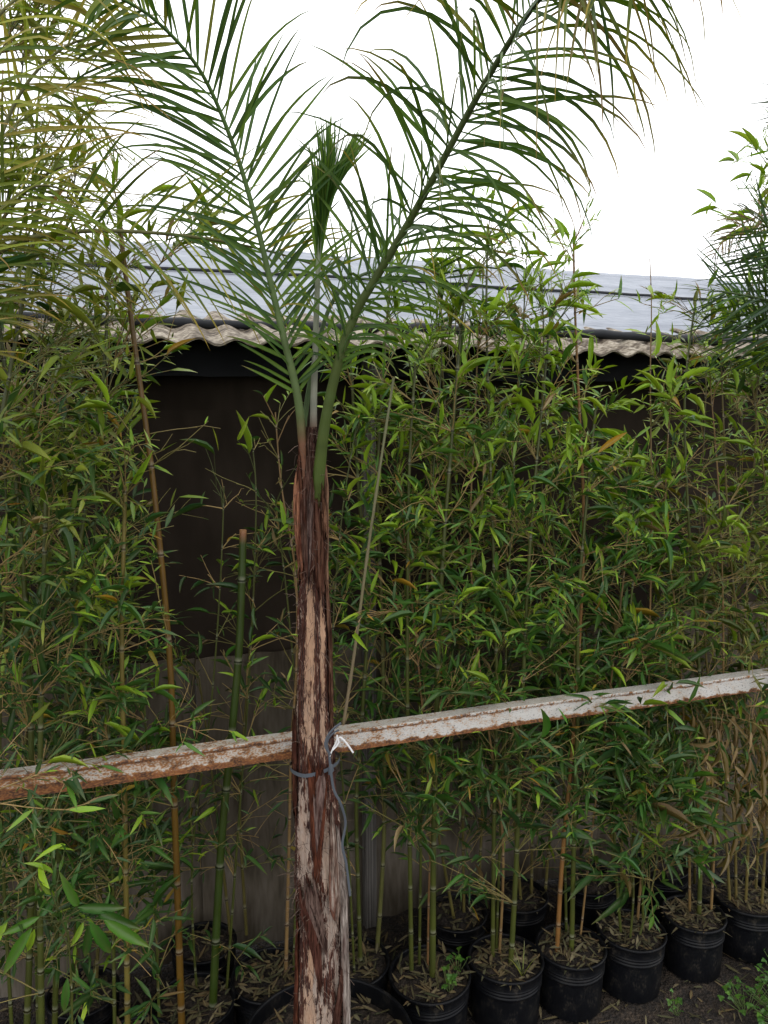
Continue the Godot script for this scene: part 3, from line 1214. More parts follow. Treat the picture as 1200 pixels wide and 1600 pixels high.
	var red := Color(0.15, 0.052, 0.03)
	sheath(palm, 0.92, 1.46, 0.28, 0.93, 0.013, 0.005, Color(0.46, 0.40, 0.36), Color(0.13, 0.09, 0.075), "grey weathered sheath peeling off the right side of trunk")
	sheath(palm, 0.42, 1.05, 0.70, 1.00, 0.005, 0.011, grey, Color(0.14, 0.06, 0.04), "", 0.0, 2)
	sheath(palm, -0.30, 0.62, 0.80, 1.12, 0.003, 0.012, brown, red, "", 0.25, 1)
	sheath(palm, -0.05, 0.45, 0.90, 1.07, 0.012, 0.018, Color(0.10, 0.05, 0.04), Color(0.24, 0.17, 0.15), "", 0.2, 1)
	sheath(palm, -1.35, -0.85, 0.98, 1.22, 0.003, 0.009, Color(0.10, 0.04, 0.025), brown)
	sheath(palm, -0.55, 0.30, 0.52, 0.80, 0.003, 0.010, brown, Color(0.13, 0.055, 0.04), "", -0.5, 1)
	sheath(palm, -0.15, 0.25, 0.63, 0.80, 0.009, 0.014, Color(0.05, 0.025, 0.02), Color(0.18, 0.12, 0.10), "", -0.6, 1)
	sheath(palm, -1.25, -0.80, 0.30, 0.70, 0.006, 0.003, brown, red, "", 0.2, 2)
	sheath(palm, 0.50, 0.95, 0.30, 0.52, 0.004, 0.009, brown, Color(0.12, 0.06, 0.045), "", 0.4, 2)
	sheath(palm, 1.02, 1.48, 1.20, 1.62, 0.004, 0.006, Color(0.20, 0.11, 0.07), brown)
	sheath(palm, -1.40, -0.60, 1.60, 1.815, 0.003, 0.013, Color(0.40, 0.19, 0.11), Color(0.13, 0.045, 0.028), "cut reddish leaf base stub at the left of the trunk top")
	sheath(palm, -0.60, 0.35, 1.59, 1.83, 0.006, 0.008, brown, Color(0.15, 0.085, 0.065))
	sheath(palm, -0.2, 0.15, 1.60, 1.80, 0.012, 0.013, Color(0.03, 0.014, 0.012), Color(0.20, 0.14, 0.12), "", 0.2, 1)
	sheath(palm, 0.25, 1.0, 1.56, 1.79, 0.006, 0.010, Color(0.14, 0.07, 0.045), brown)
	sheath(palm, 0.55, 1.05, 1.70, 1.80, 0.012, 0.020, Color(0.26, 0.14, 0.085), brown, "", -0.3, 2)
	sheath(palm, 1.05, 1.38, 1.52, 1.95, 0.004, 0.016, Color(0.27, 0.16, 0.10), Color(0.10, 0.05, 0.035))
	sheath(palm, -1.35, -0.35, 1.76, 1.93, 0.006, 0.014, Color(0.20, 0.09, 0.055), brown, "", 0.15, 2)
	sheath(palm, -0.45, 0.20, 1.78, 1.95, 0.004, 0.008, brown, Color(0.16, 0.10, 0.075), "", 0.0, 2)
	# hairs that fray from the bark
	var hair := Mb.new()
	for k in 480:
		var h := rf(0.66, 0.86) if k < 90 else (rf(1.5, 1.95) if k < 200 else rf(0.3, 1.85))
		var a := rf(-1.5, 0.1) if k < 90 else rf(-1.7, 1.7)
		var p0 := on_trunk(a, h, 0.0) - palm.position
		var outw := (on_trunk(a, h, 1.0) - on_trunk(a, h, 0.0))
		var dv := (outw * rf(0.15, 0.9) + Vector3(rf(-0.8, 0.8), rf(-1.0, 0.7), 0)).normalized()
		var L := rf(0.012, 0.05)
		var p1 := p0 + dv * L * 0.5
		var p2 := p1 + (dv + Vector3(rf(-0.7, 0.7), rf(-0.9, 0.3), rf(-0.3, 0.3))).normalized() * L * 0.5
		var c := Color(0.05, 0.028, 0.02).lerp(Color(0.24, 0.17, 0.13), rng.randf() * rng.randf())
		hair.tube([p0, p1, p2], [0.0007, 0.0006, 0.0004], 3, [c, c, c], false)
	part("bark_fibre", hair.mesh(M.dry), palm, "stuff")
	var GREEN := [[0.034, 0.088, 0.017], [0.046, 0.105, 0.016], [0.026, 0.068, 0.022], [0.075, 0.145, 0.018]]
	var TIPS := [[0.04, 0.09, 0.03], [0.10, 0.13, 0.04], [0.16, 0.12, 0.06]]
	var OLIVE := [[0.085, 0.13, 0.016], [0.13, 0.165, 0.02], [0.055, 0.10, 0.016], [0.16, 0.155, 0.03]]
	var STRAW := [[0.22, 0.26, 0.03], [0.28, 0.29, 0.04], [0.15, 0.22, 0.025], [0.30, 0.25, 0.055]]
	var FADED := [[0.14, 0.15, 0.022], [0.09, 0.13, 0.018], [0.20, 0.15, 0.04], [0.14, 0.09, 0.035]]
	var YTIPS := [[0.38, 0.26, 0.05], [0.28, 0.16, 0.06], [0.2, 0.18, 0.05]]
	frond(palm, {path = [Vector3(-0.495, 1.800, 0.860), Vector3(-0.500, 1.909, 0.860), Vector3(-0.512, 2.032, 0.860), Vector3(-0.537, 2.152, 0.850), Vector3(-0.560, 2.281, 0.820), Vector3(-0.598, 2.465, 0.800), Vector3(-0.645, 2.617, 0.800), Vector3(-0.717, 2.745, 0.840), Vector3(-0.823, 2.805, 0.920), Vector3(-0.937, 2.809, 1.000)], r0 = 0.0150, r1 = 0.003, taper = 0.5, from = 0.19, step = 0.0165, len = 0.33, len2 = 0.33, width = 0.0097, angle = 54, angle2 = 42, plume = 0.8, jitter = 11.0, droop = 0.12, droop2 = 0.6, short = 0.55, fade_from = 0.55, tones = GREEN, tones2 = OLIVE, tips = TIPS, col = Color(0.085, 0.11, 0.045), col2 = Color(0.06, 0.13, 0.025), brown = 0.15, label = "green frond rising to the upper left"})
	frond(palm, {path = [Vector3(-0.476, 1.696, 0.855), Vector3(-0.471, 1.777, 0.868), Vector3(-0.465, 1.855, 0.878), Vector3(-0.451, 1.971, 0.885), Vector3(-0.420, 2.107, 0.890), Vector3(-0.378, 2.227, 0.900), Vector3(-0.330, 2.314, 0.920), Vector3(-0.269, 2.430, 0.970), Vector3(-0.221, 2.541, 1.040), Vector3(-0.176, 2.645, 1.100), Vector3(-0.138, 2.733, 1.170), Vector3(-0.112, 2.790, 1.250), Vector3(-0.094, 2.812, 1.340), Vector3(-0.080, 2.795, 1.440), Vector3(-0.067, 2.736, 1.540)], r0 = 0.0200, r1 = 0.004, taper = 0.5, from = 0.25, step = 0.0105, len = 0.34, len2 = 0.46, width = 0.0086, angle = 60, angle2 = 64, plume = 1.5, jitter = 20.0, fade_from = 0.4, droop = 0.7, droop2 = 1.9, short = 0.6, tones = GREEN, tones2 = FADED, tips = TIPS, tips2 = YTIPS, col = Color(0.055, 0.080, 0.016), col2 = Color(0.035, 0.05, 0.015), brown = 0.06, tip_from = 0.55, label = "dark green frond arching to the upper right over the yard"})
	frond(palm, {path = [Vector3(-0.470, 1.853, 0.840), Vector3(-0.469, 1.970, 0.840), Vector3(-0.466, 2.063, 0.840), Vector3(-0.459, 2.215, 0.840), Vector3(-0.451, 2.365, 0.840), Vector3(-0.439, 2.468, 0.840), Vector3(-0.412, 2.560, 0.840)], r0 = 0.0105, r1 = 0.005, from = 0.66, step = 0.0085, len = 0.20, width = 0.0075, angle = 6, angle2 = 24, plume = 1.5, jitter = 5.0, droop = 0.08, per = 3, tones = [[0.06, 0.15, 0.022], [0.11, 0.21, 0.022], [0.04, 0.11, 0.02]], tips = [[0.14, 0.21, 0.03]], col = Color(0.24, 0.23, 0.19), col2 = Color(0.16, 0.2, 0.12), brown = 0.2, label = "closed young spear leaf in the middle"})
	frond(palm, {path = [Vector3(-0.472, 1.850, 0.800), Vector3(-0.478, 2.001, 0.800), Vector3(-0.390, 2.276, 0.740), Vector3(-0.225, 2.378, 0.660), Vector3(-0.031, 2.378, 0.600), Vector3(0.101, 2.228, 0.560)], r0 = 0.009, r1 = 0.002, from = 0.40, step = 0.026, len = 0.26, width = 0.0075, angle = 55, plume = 1.0, droop = 0.35, tones = GREEN, tips = YTIPS, col = Color(0.05, 0.08, 0.03), brown = 0.1, label = "small drooping lower frond"})

	# ------------------------------------------------------------ strap that ties the trunk to the rail
	var tie := thing("tie_strap", "grey plastic strap knotted round the palm trunk at the rail", "strap", on_trunk(0.9, 1.11, 0.0))
	var band := Mb.new()
	rows = []
	for r in 3:
		var row := []
		for k in 49:
			var a := -PI + TAU * k / 48.0
			row.append(on_trunk(a, 1.098 + 0.014 * clampf(sin(a), -0.3, 1.0) + (r - 1) * 0.0050, 0.0140) - tie.position)
		rows.append(row)
	band.sheet(rows, OUT)
	part("band", band.mesh(M.strap), tie)
	var ribbon := func(called: String, pts: Array, w: float, mat: Material, across: Vector3) -> void:
		var q := smooth(wps(pts), 0.012)
		var mb := Mb.new()
		var rws := []
		for k in q.size():
			var T: Vector3 = (q[mini(k + 1, q.size() - 1)] - q[maxi(k - 1, 0)]).normalized()
			var s := T.cross(across).normalized() * w * 0.5
			var nn := across * 0.0012
			rws.append([q[k] - s - tie.position, q[k] + nn - tie.position, q[k] + s - tie.position])
		mb.sheet(rws, across)
		part(called, mb.mesh(mat), tie)
	ribbon.call("loose_end", [Vector3(-0.459, 1.155, 0.935), Vector3(-0.472, 1.181, 0.935), Vector3(-0.466, 1.205, 0.935), Vector3(-0.449, 1.223, 0.935), Vector3(-0.431, 1.234, 0.935)], 0.006, M.strap, OUT)
	ribbon.call("loose_end", [Vector3(-0.460, 1.149, 0.930), Vector3(-0.466, 1.187, 0.930), Vector3(-0.451, 1.208, 0.930), Vector3(-0.435, 1.215, 0.930)], 0.005, M.strap, OUT)
	ribbon.call("loose_end", [Vector3(-0.460, 1.149, 0.930), Vector3(-0.450, 1.171, 0.930), Vector3(-0.441, 1.186, 0.930), Vector3(-0.440, 1.203, 0.930)], 0.004, M.white_strap, OUT)
	ribbon.call("white_end", [Vector3(-0.453, 1.167, 0.935), Vector3(-0.443, 1.176, 0.935), Vector3(-0.436, 1.188, 0.935), Vector3(-0.441, 1.199, 0.935), Vector3(-0.430, 1.195, 0.935), Vector3(-0.415, 1.176, 0.935), Vector3(-0.400, 1.152, 0.935)], 0.0045, M.white_strap, OUT)
	ribbon.call("hanging_end", [Vector3(-0.460, 1.149, 0.930), Vector3(-0.457, 1.110, 0.930), Vector3(-0.449, 1.058, 0.930), Vector3(-0.433, 1.022, 0.930), Vector3(-0.417, 0.962, 0.920), Vector3(-0.426, 0.903, 0.920), Vector3(-0.416, 0.849, 0.920), Vector3(-0.406, 0.758, 0.920)], 0.0065, M.strap, OUT)
	var kn := Mb.new()
	kn.tube([on_trunk(0.75, 1.092, 0.011) - tie.position, on_trunk(0.8, 1.103, 0.016) - tie.position, on_trunk(0.85, 1.116, 0.011) - tie.position], [0.004, 0.008, 0.004], 8, [Color.WHITE, Color.WHITE, Color.WHITE])
	part("knot", kn.mesh(M.strap), tie)

	# ------------------------------------------------------------ pots
	var pl := [
		["black pot in the front row directly right of the palm tub, with bark mulch", -0.043, 0.59, 0.126],
		["black pot second to the right of the palm tub, with a grass sprig", 0.215, 0.613, 0.119],
		["black pot third to the right of the palm tub, holding an orange culm", 0.453, 0.629, 0.112],
		["black pot fourth to the right of the palm tub, under leafy low shoots", 0.694, 0.626, 0.112],
		["black pot fifth to the right of the palm tub, below the dried tan leaves", 0.965, 0.627, 0.104],
		["black pot at the right picture edge beside the ground weeds", 1.235, 0.604, 0.120],
		["black pot past the right picture edge", 1.50, 0.60, 0.118],
		["black pot half hidden behind the right side of the palm tub", -0.265, 0.46, 0.118],
		["black pot half hidden behind the left side of the palm tub", -0.53, 0.43, 0.120],
		["black pot in the dark left of the palm tub under the cut green culm", -0.775, 0.47, 0.120],
		["black pot at the lower left holding the thick yellow culm", -0.96, 0.60, 0.120],
		["black pot in the lower left corner of the yard", -1.22, 0.62, 0.120],
		["black pot in the back row behind the first pot right of the tub", 0.17, 0.32, 0.105],
		["black pot in the back row behind the second and third pots", 0.43, 0.30, 0.105],
		["black pot in the back row behind the leafy low shoots", 0.74, 0.30, 0.105],
		["black pot in the back row under the brown bamboo at right", 1.08, 0.31, 0.105],
		["black pot in the back row left, close to the cement sheets", -0.72, 0.19, 0.105],
		["black pot in the back row far left, close to the cement sheets", -1.1, 0.30, 0.105]]
	for p in pl:
		pot(p[0], p[1], p[2], p[3], 0.205 if p[2] > 0.4 else 0.19, 120 if p[2] > 0.4 else 45)

	# ------------------------------------------------------------ bamboo
	var OLG := Color(0.058, 0.068, 0.014)
	var YEL := Color(0.115, 0.062, 0.010)
	var TAN := Color(0.20, 0.125, 0.05)
	var GRN := Color(0.032, 0.052, 0.008)
	var b: Plant

	# far left: tall dense plant
	b = plant("tall dense green bamboo filling the left edge", Vector3(-1.22, 0.19, 0.62), "deep")
	b.top_tone = "straw"
	culm(b, [Vector3(-1.227, 0.282, 0.620), Vector3(-1.177, 0.914, 0.620), Vector3(-1.160, 1.509, 0.620), Vector3(-1.171, 2.062, 0.620), Vector3(-1.200, 2.502, 0.620)], 0.009, 0.004, OLG, 0.55, 9, 0.85, 0.36)
	culm(b, [Vector3(-1.163, 0.242, 0.550), Vector3(-1.111, 0.956, 0.550), Vector3(-1.041, 1.568, 0.550), Vector3(-0.955, 2.067, 0.550), Vector3(-0.927, 2.356, 0.550)], 0.008, 0.004, OLG, 0.55, 9, 0.8, 0.30)
	culm(b, [Vector3(-1.360, 0.391, 0.700), Vector3(-1.298, 1.145, 0.700), Vector3(-1.219, 1.764, 0.700), Vector3(-1.126, 2.206, 0.700), Vector3(-1.073, 2.450, 0.700)], 0.008, 0.004, OLG, 0.55, 9, 0.85, 0.36)
	for q in [[Vector3(-1.211, 0.193, 0.500), Vector3(-1.182, 1.035, 0.500), Vector3(-1.159, 1.736, 0.500), Vector3(-1.087, 2.229, 0.500), Vector3(-1.012, 2.517, 0.500), Vector3(-0.972, 2.737, 0.500)], [Vector3(-1.257, 0.310, 0.620), Vector3(-1.242, 1.099, 0.620), Vector3(-1.189, 1.753, 0.620), Vector3(-1.190, 2.212, 0.620), Vector3(-1.128, 2.579, 0.620), Vector3(-1.086, 2.851, 0.620)], [Vector3(-1.128, 0.210, 0.450), Vector3(-1.056, 0.993, 0.450), Vector3(-0.989, 1.723, 0.450), Vector3(-0.921, 2.139, 0.450), Vector3(-0.830, 2.345, 0.450), Vector3(-0.725, 2.469, 0.450)], [Vector3(-1.387, 0.417, 0.700), Vector3(-1.326, 1.149, 0.700), Vector3(-1.273, 1.766, 0.700), Vector3(-1.223, 2.342, 0.700), Vector3(-1.164, 2.687, 0.700), Vector3(-1.089, 2.869, 0.700)]]:
		culm(b, q, 0.005, 0.0018, OLG, 1.5, 9, 0.9, 0.30)
	culm(b, [Vector3(-1.182, 0.323, 0.660), Vector3(-1.155, 0.932, 0.660), Vector3(-1.122, 1.434, 0.660), Vector3(-1.093, 1.816, 0.660)], 0.0085, 0.005, OLG, 0.4, 9, 0.6, 0.26, false, 0.09)
	finish(b)
	# thick yellow culm with sparse branches
	b = plant("bamboo with one thick yellow culm and a dark gap around it", Vector3(-0.93, 0.19, 0.56), "mid")
	culm(b, [Vector3(-0.819, 0.130, 0.560), Vector3(-0.816, 0.910, 0.560), Vector3(-0.814, 1.321, 0.560), Vector3(-0.839, 1.799, 0.560), Vector3(-0.869, 2.133, 0.560), Vector3(-0.887, 2.341, 0.560), Vector3(-0.898, 2.497, 0.560)], 0.0108, 0.006, YEL, 0.75, 9, 0.55, 0.34, false, 0.235)
	culm(b, [Vector3(-0.970, 0.188, 0.600), Vector3(-0.947, 0.953, 0.600), Vector3(-0.936, 1.399, 0.600), Vector3(-0.910, 1.805, 0.600)], 0.0085, 0.005, Color(0.14, 0.11, 0.025), 0.45, 9, 0.6, 0.24)
	culm(b, [Vector3(-1.005, 0.181, 0.580), Vector3(-0.989, 0.706, 0.580), Vector3(-0.980, 1.131, 0.580), Vector3(-0.992, 1.571, 0.580)], 0.0055, 0.003, OLG, 0.4, 9, 0.65, 0.24, false, 0.085)
	culm(b, [Vector3(-0.881, 0.096, 0.500), Vector3(-0.877, 0.694, 0.500), Vector3(-0.885, 1.179, 0.500)], 0.005, 0.003, OLG, 0.35, 9, 0.6, 0.22, false, 0.085)
	finish(b)
	# cut green culm
	b = plant("bamboo with a thick green culm cut off at its brown top", Vector3(-0.775, 0.19, 0.47), "deep")
	culm(b, [Vector3(-0.730, 0.096, 0.500), Vector3(-0.685, 0.696, 0.500), Vector3(-0.644, 1.050, 0.500), Vector3(-0.614, 1.338, 0.500), Vector3(-0.596, 1.661, 0.500)], 0.0125, 0.0105, GRN, 9, 9, 0, 0.2, true, 0.21)
	culm(b, [Vector3(-0.684, 0.077, 0.440), Vector3(-0.625, 0.713, 0.440), Vector3(-0.578, 1.218, 0.440), Vector3(-0.548, 1.703, 0.440), Vector3(-0.553, 1.891, 0.440)], 0.0045, 0.002, OLG, 0.5, 9, 0.6, 0.2)
	culm(b, [Vector3(-0.759, 0.087, 0.400), Vector3(-0.763, 0.611, 0.400), Vector3(-0.690, 1.117, 0.400), Vector3(-0.651, 1.510, 0.400), Vector3(-0.634, 1.778, 0.400)], 0.004, 0.002, OLG, 0.5, 9, 0.55, 0.2)
	finish(b)
	# thin tan culm left of the trunk
	b = plant("slender tan bamboo just left of the palm trunk", Vector3(-0.53, 0.19, 0.43), "deep")
	culm(b, [Vector3(-0.485, 0.139, 0.430), Vector3(-0.463, 0.677, 0.430), Vector3(-0.453, 0.952, 0.430), Vector3(-0.432, 1.219, 0.430), Vector3(-0.430, 1.501, 0.430), Vector3(-0.469, 1.775, 0.430), Vector3(-0.484, 2.002, 0.430)], 0.0065, 0.002, TAN, 0.35, 9, 0.5, 0.22, false, 0.11)
	culm(b, [Vector3(-0.457, 0.135, 0.420), Vector3(-0.440, 0.558, 0.420), Vector3(-0.428, 0.986, 0.420), Vector3(-0.453, 1.400, 0.420), Vector3(-0.487, 1.736, 0.420)], 0.005, 0.002, OLG, 0.4, 9, 0.55, 0.22)
	finish(b)
	# right behind the trunk
	b = plant("green bamboo just right of the palm trunk, behind the strap", Vector3(-0.265, 0.19, 0.46), "mid")
	culm(b, [Vector3(-0.239, 0.105, 0.470), Vector3(-0.248, 0.438, 0.470), Vector3(-0.253, 0.769, 0.470), Vector3(-0.233, 1.043, 0.470), Vector3(-0.215, 1.393, 0.470), Vector3(-0.242, 1.772, 0.470), Vector3(-0.264, 2.151, 0.470)], 0.0075, 0.004, OLG, 0.6, 9, 0.75, 0.27)
	culm(b, [Vector3(-0.178, 0.062, 0.420), Vector3(-0.143, 0.612, 0.420), Vector3(-0.148, 1.270, 0.420), Vector3(-0.164, 1.765, 0.420), Vector3(-0.143, 2.157, 0.420), Vector3(-0.123, 2.386, 0.420)], 0.008, 0.004, Color(0.10, 0.10, 0.03), 0.7, 9, 0.8, 0.28)
	culm(b, [Vector3(-0.270, 0.136, 0.500), Vector3(-0.288, 0.575, 0.500), Vector3(-0.317, 1.004, 0.500), Vector3(-0.334, 1.311, 0.500), Vector3(-0.301, 1.700, 0.500), Vector3(-0.250, 1.983, 0.500)], 0.004, 0.002, OLG, 0.6, 9, 0.7, 0.22)
	finish(b)
	# first pot
	b = plant("bamboo with two olive culms in the first pot right of the palm", Vector3(-0.043, 0.19, 0.59), "mid")
	culm(b, [Vector3(-0.101, 0.213, 0.570), Vector3(-0.110, 0.688, 0.570), Vector3(-0.118, 1.108, 0.570), Vector3(-0.120, 1.508, 0.570), Vector3(-0.115, 1.852, 0.570), Vector3(-0.097, 2.149, 0.570)], 0.0075, 0.004, OLG, 0.66, 9, 0.8, 0.30)
	culm(b, [Vector3(-0.040, 0.186, 0.600), Vector3(-0.040, 0.691, 0.600), Vector3(-0.033, 1.108, 0.600), Vector3(-0.022, 1.507, 0.600), Vector3(0.004, 1.889, 0.600), Vector3(0.034, 2.259, 0.600), Vector3(0.059, 2.386, 0.600)], 0.0105, 0.004, OLG, 0.72, 9, 0.85, 0.30)
	culm(b, [Vector3(-0.062, 0.181, 0.540), Vector3(-0.056, 0.877, 0.540), Vector3(-0.043, 1.496, 0.540), Vector3(-0.022, 1.887, 0.540), Vector3(-0.003, 2.152, 0.540), Vector3(-0.010, 2.374, 0.540)], 0.005, 0.002, OLG, 1.3, 9, 0.9, 0.26)
	culm(b, [Vector3(-0.041, 0.191, 0.560), Vector3(-0.039, 0.449, 0.560), Vector3(-0.036, 0.712, 0.560), Vector3(-0.077, 1.201, 0.560), Vector3(-0.131, 1.662, 0.560)], 0.004, 0.002, Color(0.18, 0.10, 0.04), 0.7, 9, 0.6, 0.22)
	finish(b)
	# second pot
	b = plant("bamboo with two upright olive culms in the second pot from palm", Vector3(0.215, 0.19, 0.61), "mid")
	b.keep = 250
	culm(b, [Vector3(0.185, 0.183, 0.580), Vector3(0.180, 0.639, 0.580), Vector3(0.181, 1.073, 0.580), Vector3(0.163, 1.490, 0.580), Vector3(0.140, 1.886, 0.580), Vector3(0.122, 2.264, 0.580), Vector3(0.121, 2.510, 0.580)], 0.0075, 0.003, OLG, 0.5, 9, 0.85, 0.26)
	culm(b, [Vector3(0.225, 0.187, 0.630), Vector3(0.236, 0.524, 0.630), Vector3(0.241, 0.872, 0.630), Vector3(0.248, 1.291, 0.630), Vector3(0.263, 1.692, 0.630), Vector3(0.292, 2.078, 0.630), Vector3(0.310, 2.321, 0.630)], 0.009, 0.003, OLG, 0.45, 9, 0.85, 0.28)
	culm(b, [Vector3(0.208, 0.163, 0.560), Vector3(0.216, 0.844, 0.560), Vector3(0.225, 1.481, 0.560), Vector3(0.237, 1.884, 0.560), Vector3(0.252, 2.195, 0.560), Vector3(0.261, 2.403, 0.560)], 0.005, 0.002, OLG, 1.3, 9, 0.9, 0.24)
	culm(b, [Vector3(0.214, 0.169, 0.570), Vector3(0.216, 0.627, 0.570), Vector3(0.125, 1.182, 0.570), Vector3(0.085, 1.593, 0.570), Vector3(0.094, 1.964, 0.570), Vector3(0.102, 2.264, 0.570)], 0.005, 0.002, TAN, 0.75, 9, 0.75, 0.24)
	finish(b)
	# third pot
	b = plant("bamboo with an orange brown culm and a green culm in the third pot", Vector3(0.453, 0.19, 0.63), "mid")
	b.keep = 250
	culm(b, [Vector3(0.405, 0.182, 0.620), Vector3(0.411, 0.436, 0.620), Vector3(0.422, 0.661, 0.620), Vector3(0.437, 0.859, 0.620), Vector3(0.451, 1.268, 0.620), Vector3(0.453, 1.642, 0.620), Vector3(0.423, 2.002, 0.620), Vector3(0.396, 2.308, 0.620), Vector3(0.384, 2.507, 0.620)], 0.008, 0.003, Color(0.20, 0.10, 0.03), 0.55, 9, 0.85, 0.26)
	culm(b, [Vector3(0.449, 0.173, 0.640), Vector3(0.446, 0.395, 0.640), Vector3(0.441, 0.735, 0.640), Vector3(0.441, 1.063, 0.640), Vector3(0.429, 1.380, 0.640), Vector3(0.445, 1.686, 0.640), Vector3(0.467, 2.002, 0.640)], 0.0085, 0.004, OLG, 0.4, 9, 0.85, 0.27)
	culm(b, [Vector3(0.481, 0.144, 0.560), Vector3(0.445, 0.808, 0.560), Vector3(0.394, 1.470, 0.560), Vector3(0.350, 1.882, 0.560), Vector3(0.330, 2.158, 0.560), Vector3(0.320, 2.359, 0.560)], 0.005, 0.002, OLG, 1.3, 9, 0.9, 0.24)
	culm(b, [Vector3(0.519, 0.149, 0.580), Vector3(0.554, 0.570, 0.580), Vector3(0.598, 1.021, 0.580), Vector3(0.640, 1.456, 0.580), Vector3(0.651, 1.754, 0.580)], 0.004, 0.002, TAN, 0.6, 9, 0.7, 0.22)
	finish(b)
	# fourth pot: low leafy shoots
	b = plant("bushy low bamboo with bright green shoots in the fourth pot", Vector3(0.694, 0.19, 0.63), "mid")
	b.size = 1.25
	b.keep = 250
	culm(b, [Vector3(0.668, 0.205, 0.660), Vector3(0.672, 0.382, 0.660), Vector3(0.649, 0.596, 0.660), Vector3(0.613, 0.828, 0.660)], 0.004, 0.002, OLG, 0.24, 9, 0.95, 0.20, false, 0.07)
	culm(b, [Vector3(0.691, 0.226, 0.680), Vector3(0.734, 0.405, 0.680), Vector3(0.750, 0.588, 0.680), Vector3(0.724, 0.820, 0.680)], 0.004, 0.002, OLG, 0.24, 9, 0.95, 0.20, false, 0.07)
	culm(b, [Vector3(0.659, 0.192, 0.620), Vector3(0.615, 0.580, 0.620), Vector3(0.607, 1.034, 0.620), Vector3(0.641, 1.358, 0.620), Vector3(0.658, 1.757, 0.620)], 0.005, 0.003, OLG, 0.4, 9, 0.9, 0.24)
	culm(b, [Vector3(0.756, 0.166, 0.580), Vector3(0.772, 0.648, 0.580), Vector3(0.754, 1.227, 0.580), Vector3(0.738, 1.666, 0.580), Vector3(0.711, 2.084, 0.580), Vector3(0.702, 2.325, 0.580), Vector3(0.687, 2.482, 0.580)], 0.005, 0.0015, TAN, 0.6, 1.95, 0.8, 0.2)
	culm(b, [Vector3(0.768, 0.165, 0.600), Vector3(0.729, 0.666, 0.600), Vector3(0.675, 0.973, 0.600), Vector3(0.611, 1.247, 0.600)], 0.004, 0.002, OLG, 0.5, 9, 0.95, 0.25, false, 0.1)
	finish(b)
	# fifth pot: brown, dried leaves
	b = plant("bamboo with hanging dried tan leaves in the fifth pot", Vector3(0.965, 0.19, 0.63), "olive")
	b.keep = 250
	culm(b, [Vector3(0.984, 0.172, 0.630), Vector3(0.975, 0.446, 0.630), Vector3(0.962, 0.760, 0.630), Vector3(0.910, 1.226, 0.630), Vector3(0.843, 1.667, 0.630), Vector3(0.807, 2.043, 0.630), Vector3(0.827, 2.324, 0.630)], 0.008, 0.003, OLG, 0.7, 9, 0.85, 0.24)
	culm(b, [Vector3(0.971, 0.155, 0.600), Vector3(0.933, 0.631, 0.600), Vector3(0.856, 1.223, 0.600), Vector3(0.778, 1.666, 0.600), Vector3(0.779, 2.084, 0.600)], 0.005, 0.002, Color(0.17, 0.11, 0.04), 0.6, 9, 0.85, 0.25)
	culm(b, [Vector3(1.046, 0.151, 0.620), Vector3(1.042, 0.622, 0.620), Vector3(1.037, 1.096, 0.620), Vector3(0.983, 1.660, 0.620), Vector3(0.914, 2.085, 0.620)], 0.005, 0.002, TAN, 0.75, 9, 0.85, 0.25)
	for k in 120:
		var at := wp(Vector3(rf(0.774, 1.176), rf(0.538, 1.022), rf(0.68, 0.84)))
		var dv := Vector3(rf(-0.5, 0.5), rf(-1.3, -0.2), rf(-0.3, 0.5)).normalized()
		b.leaves.append([at, dv, OUT, rf(0.06, 0.115), rf(0.009, 0.015), rf(-0.2, 0.4), "dry"])
		twig(b, [at + Vector3(rf(-0.05, 0.05), rf(0.05, 0.12), -0.06), at + Vector3(0, 0.02, -0.01), at], 0.0009, TAN)
	finish(b)
	# right edge
	b = plant("many stemmed bamboo clump at the right edge of the picture", Vector3(1.235, 0.19, 0.60), "olive")
	b.keep = 250
	for q in [[Vector3(1.179, 0.185, 0.600), Vector3(1.139, 0.718, 0.600), Vector3(1.137, 1.311, 0.600), Vector3(1.135, 1.872, 0.600), Vector3(1.112, 2.340, 0.600), Vector3(1.101, 2.645, 0.600)], [Vector3(1.205, 0.179, 0.620), Vector3(1.187, 0.597, 0.620), Vector3(1.121, 1.086, 0.620), Vector3(1.031, 1.548, 0.620), Vector3(0.974, 1.981, 0.620), Vector3(0.942, 2.249, 0.620)], [Vector3(1.291, 0.147, 0.580), Vector3(1.278, 0.687, 0.580), Vector3(1.258, 1.296, 0.580), Vector3(1.239, 1.869, 0.580), Vector3(1.208, 2.409, 0.580), Vector3(1.173, 2.818, 0.580)], [Vector3(1.240, 0.185, 0.660), Vector3(1.235, 0.609, 0.660), Vector3(1.238, 1.086, 0.660), Vector3(1.148, 1.658, 0.660), Vector3(1.047, 2.085, 0.660)], [Vector3(1.128, 0.222, 0.620), Vector3(1.071, 0.617, 0.620), Vector3(0.989, 0.986, 0.620), Vector3(0.939, 1.333, 0.620), Vector3(0.924, 1.749, 0.620)]]:
		culm(b, q, 0.0055, 0.0022, TAN.lerp(OLG, 0.6), 0.5, 9, 0.85, 0.27)
	finish(b)
	b = plant("bamboo past the right edge whose shoots lean into view", Vector3(1.50, 0.19, 0.60), "mid")
	for q in [[Vector3(1.622, 0.114, 0.600), Vector3(1.513, 0.912, 0.600), Vector3(1.383, 1.641, 0.600), Vector3(1.238, 2.303, 0.600), Vector3(1.129, 2.788, 0.600)], [Vector3(1.640, 0.136, 0.640), Vector3(1.529, 0.925, 0.640), Vector3(1.315, 1.604, 0.640), Vector3(1.174, 2.087, 0.640)]]:
		culm(b, q, 0.006, 0.0025, OLG, 0.9, 9, 0.9, 0.3)
	finish(b)
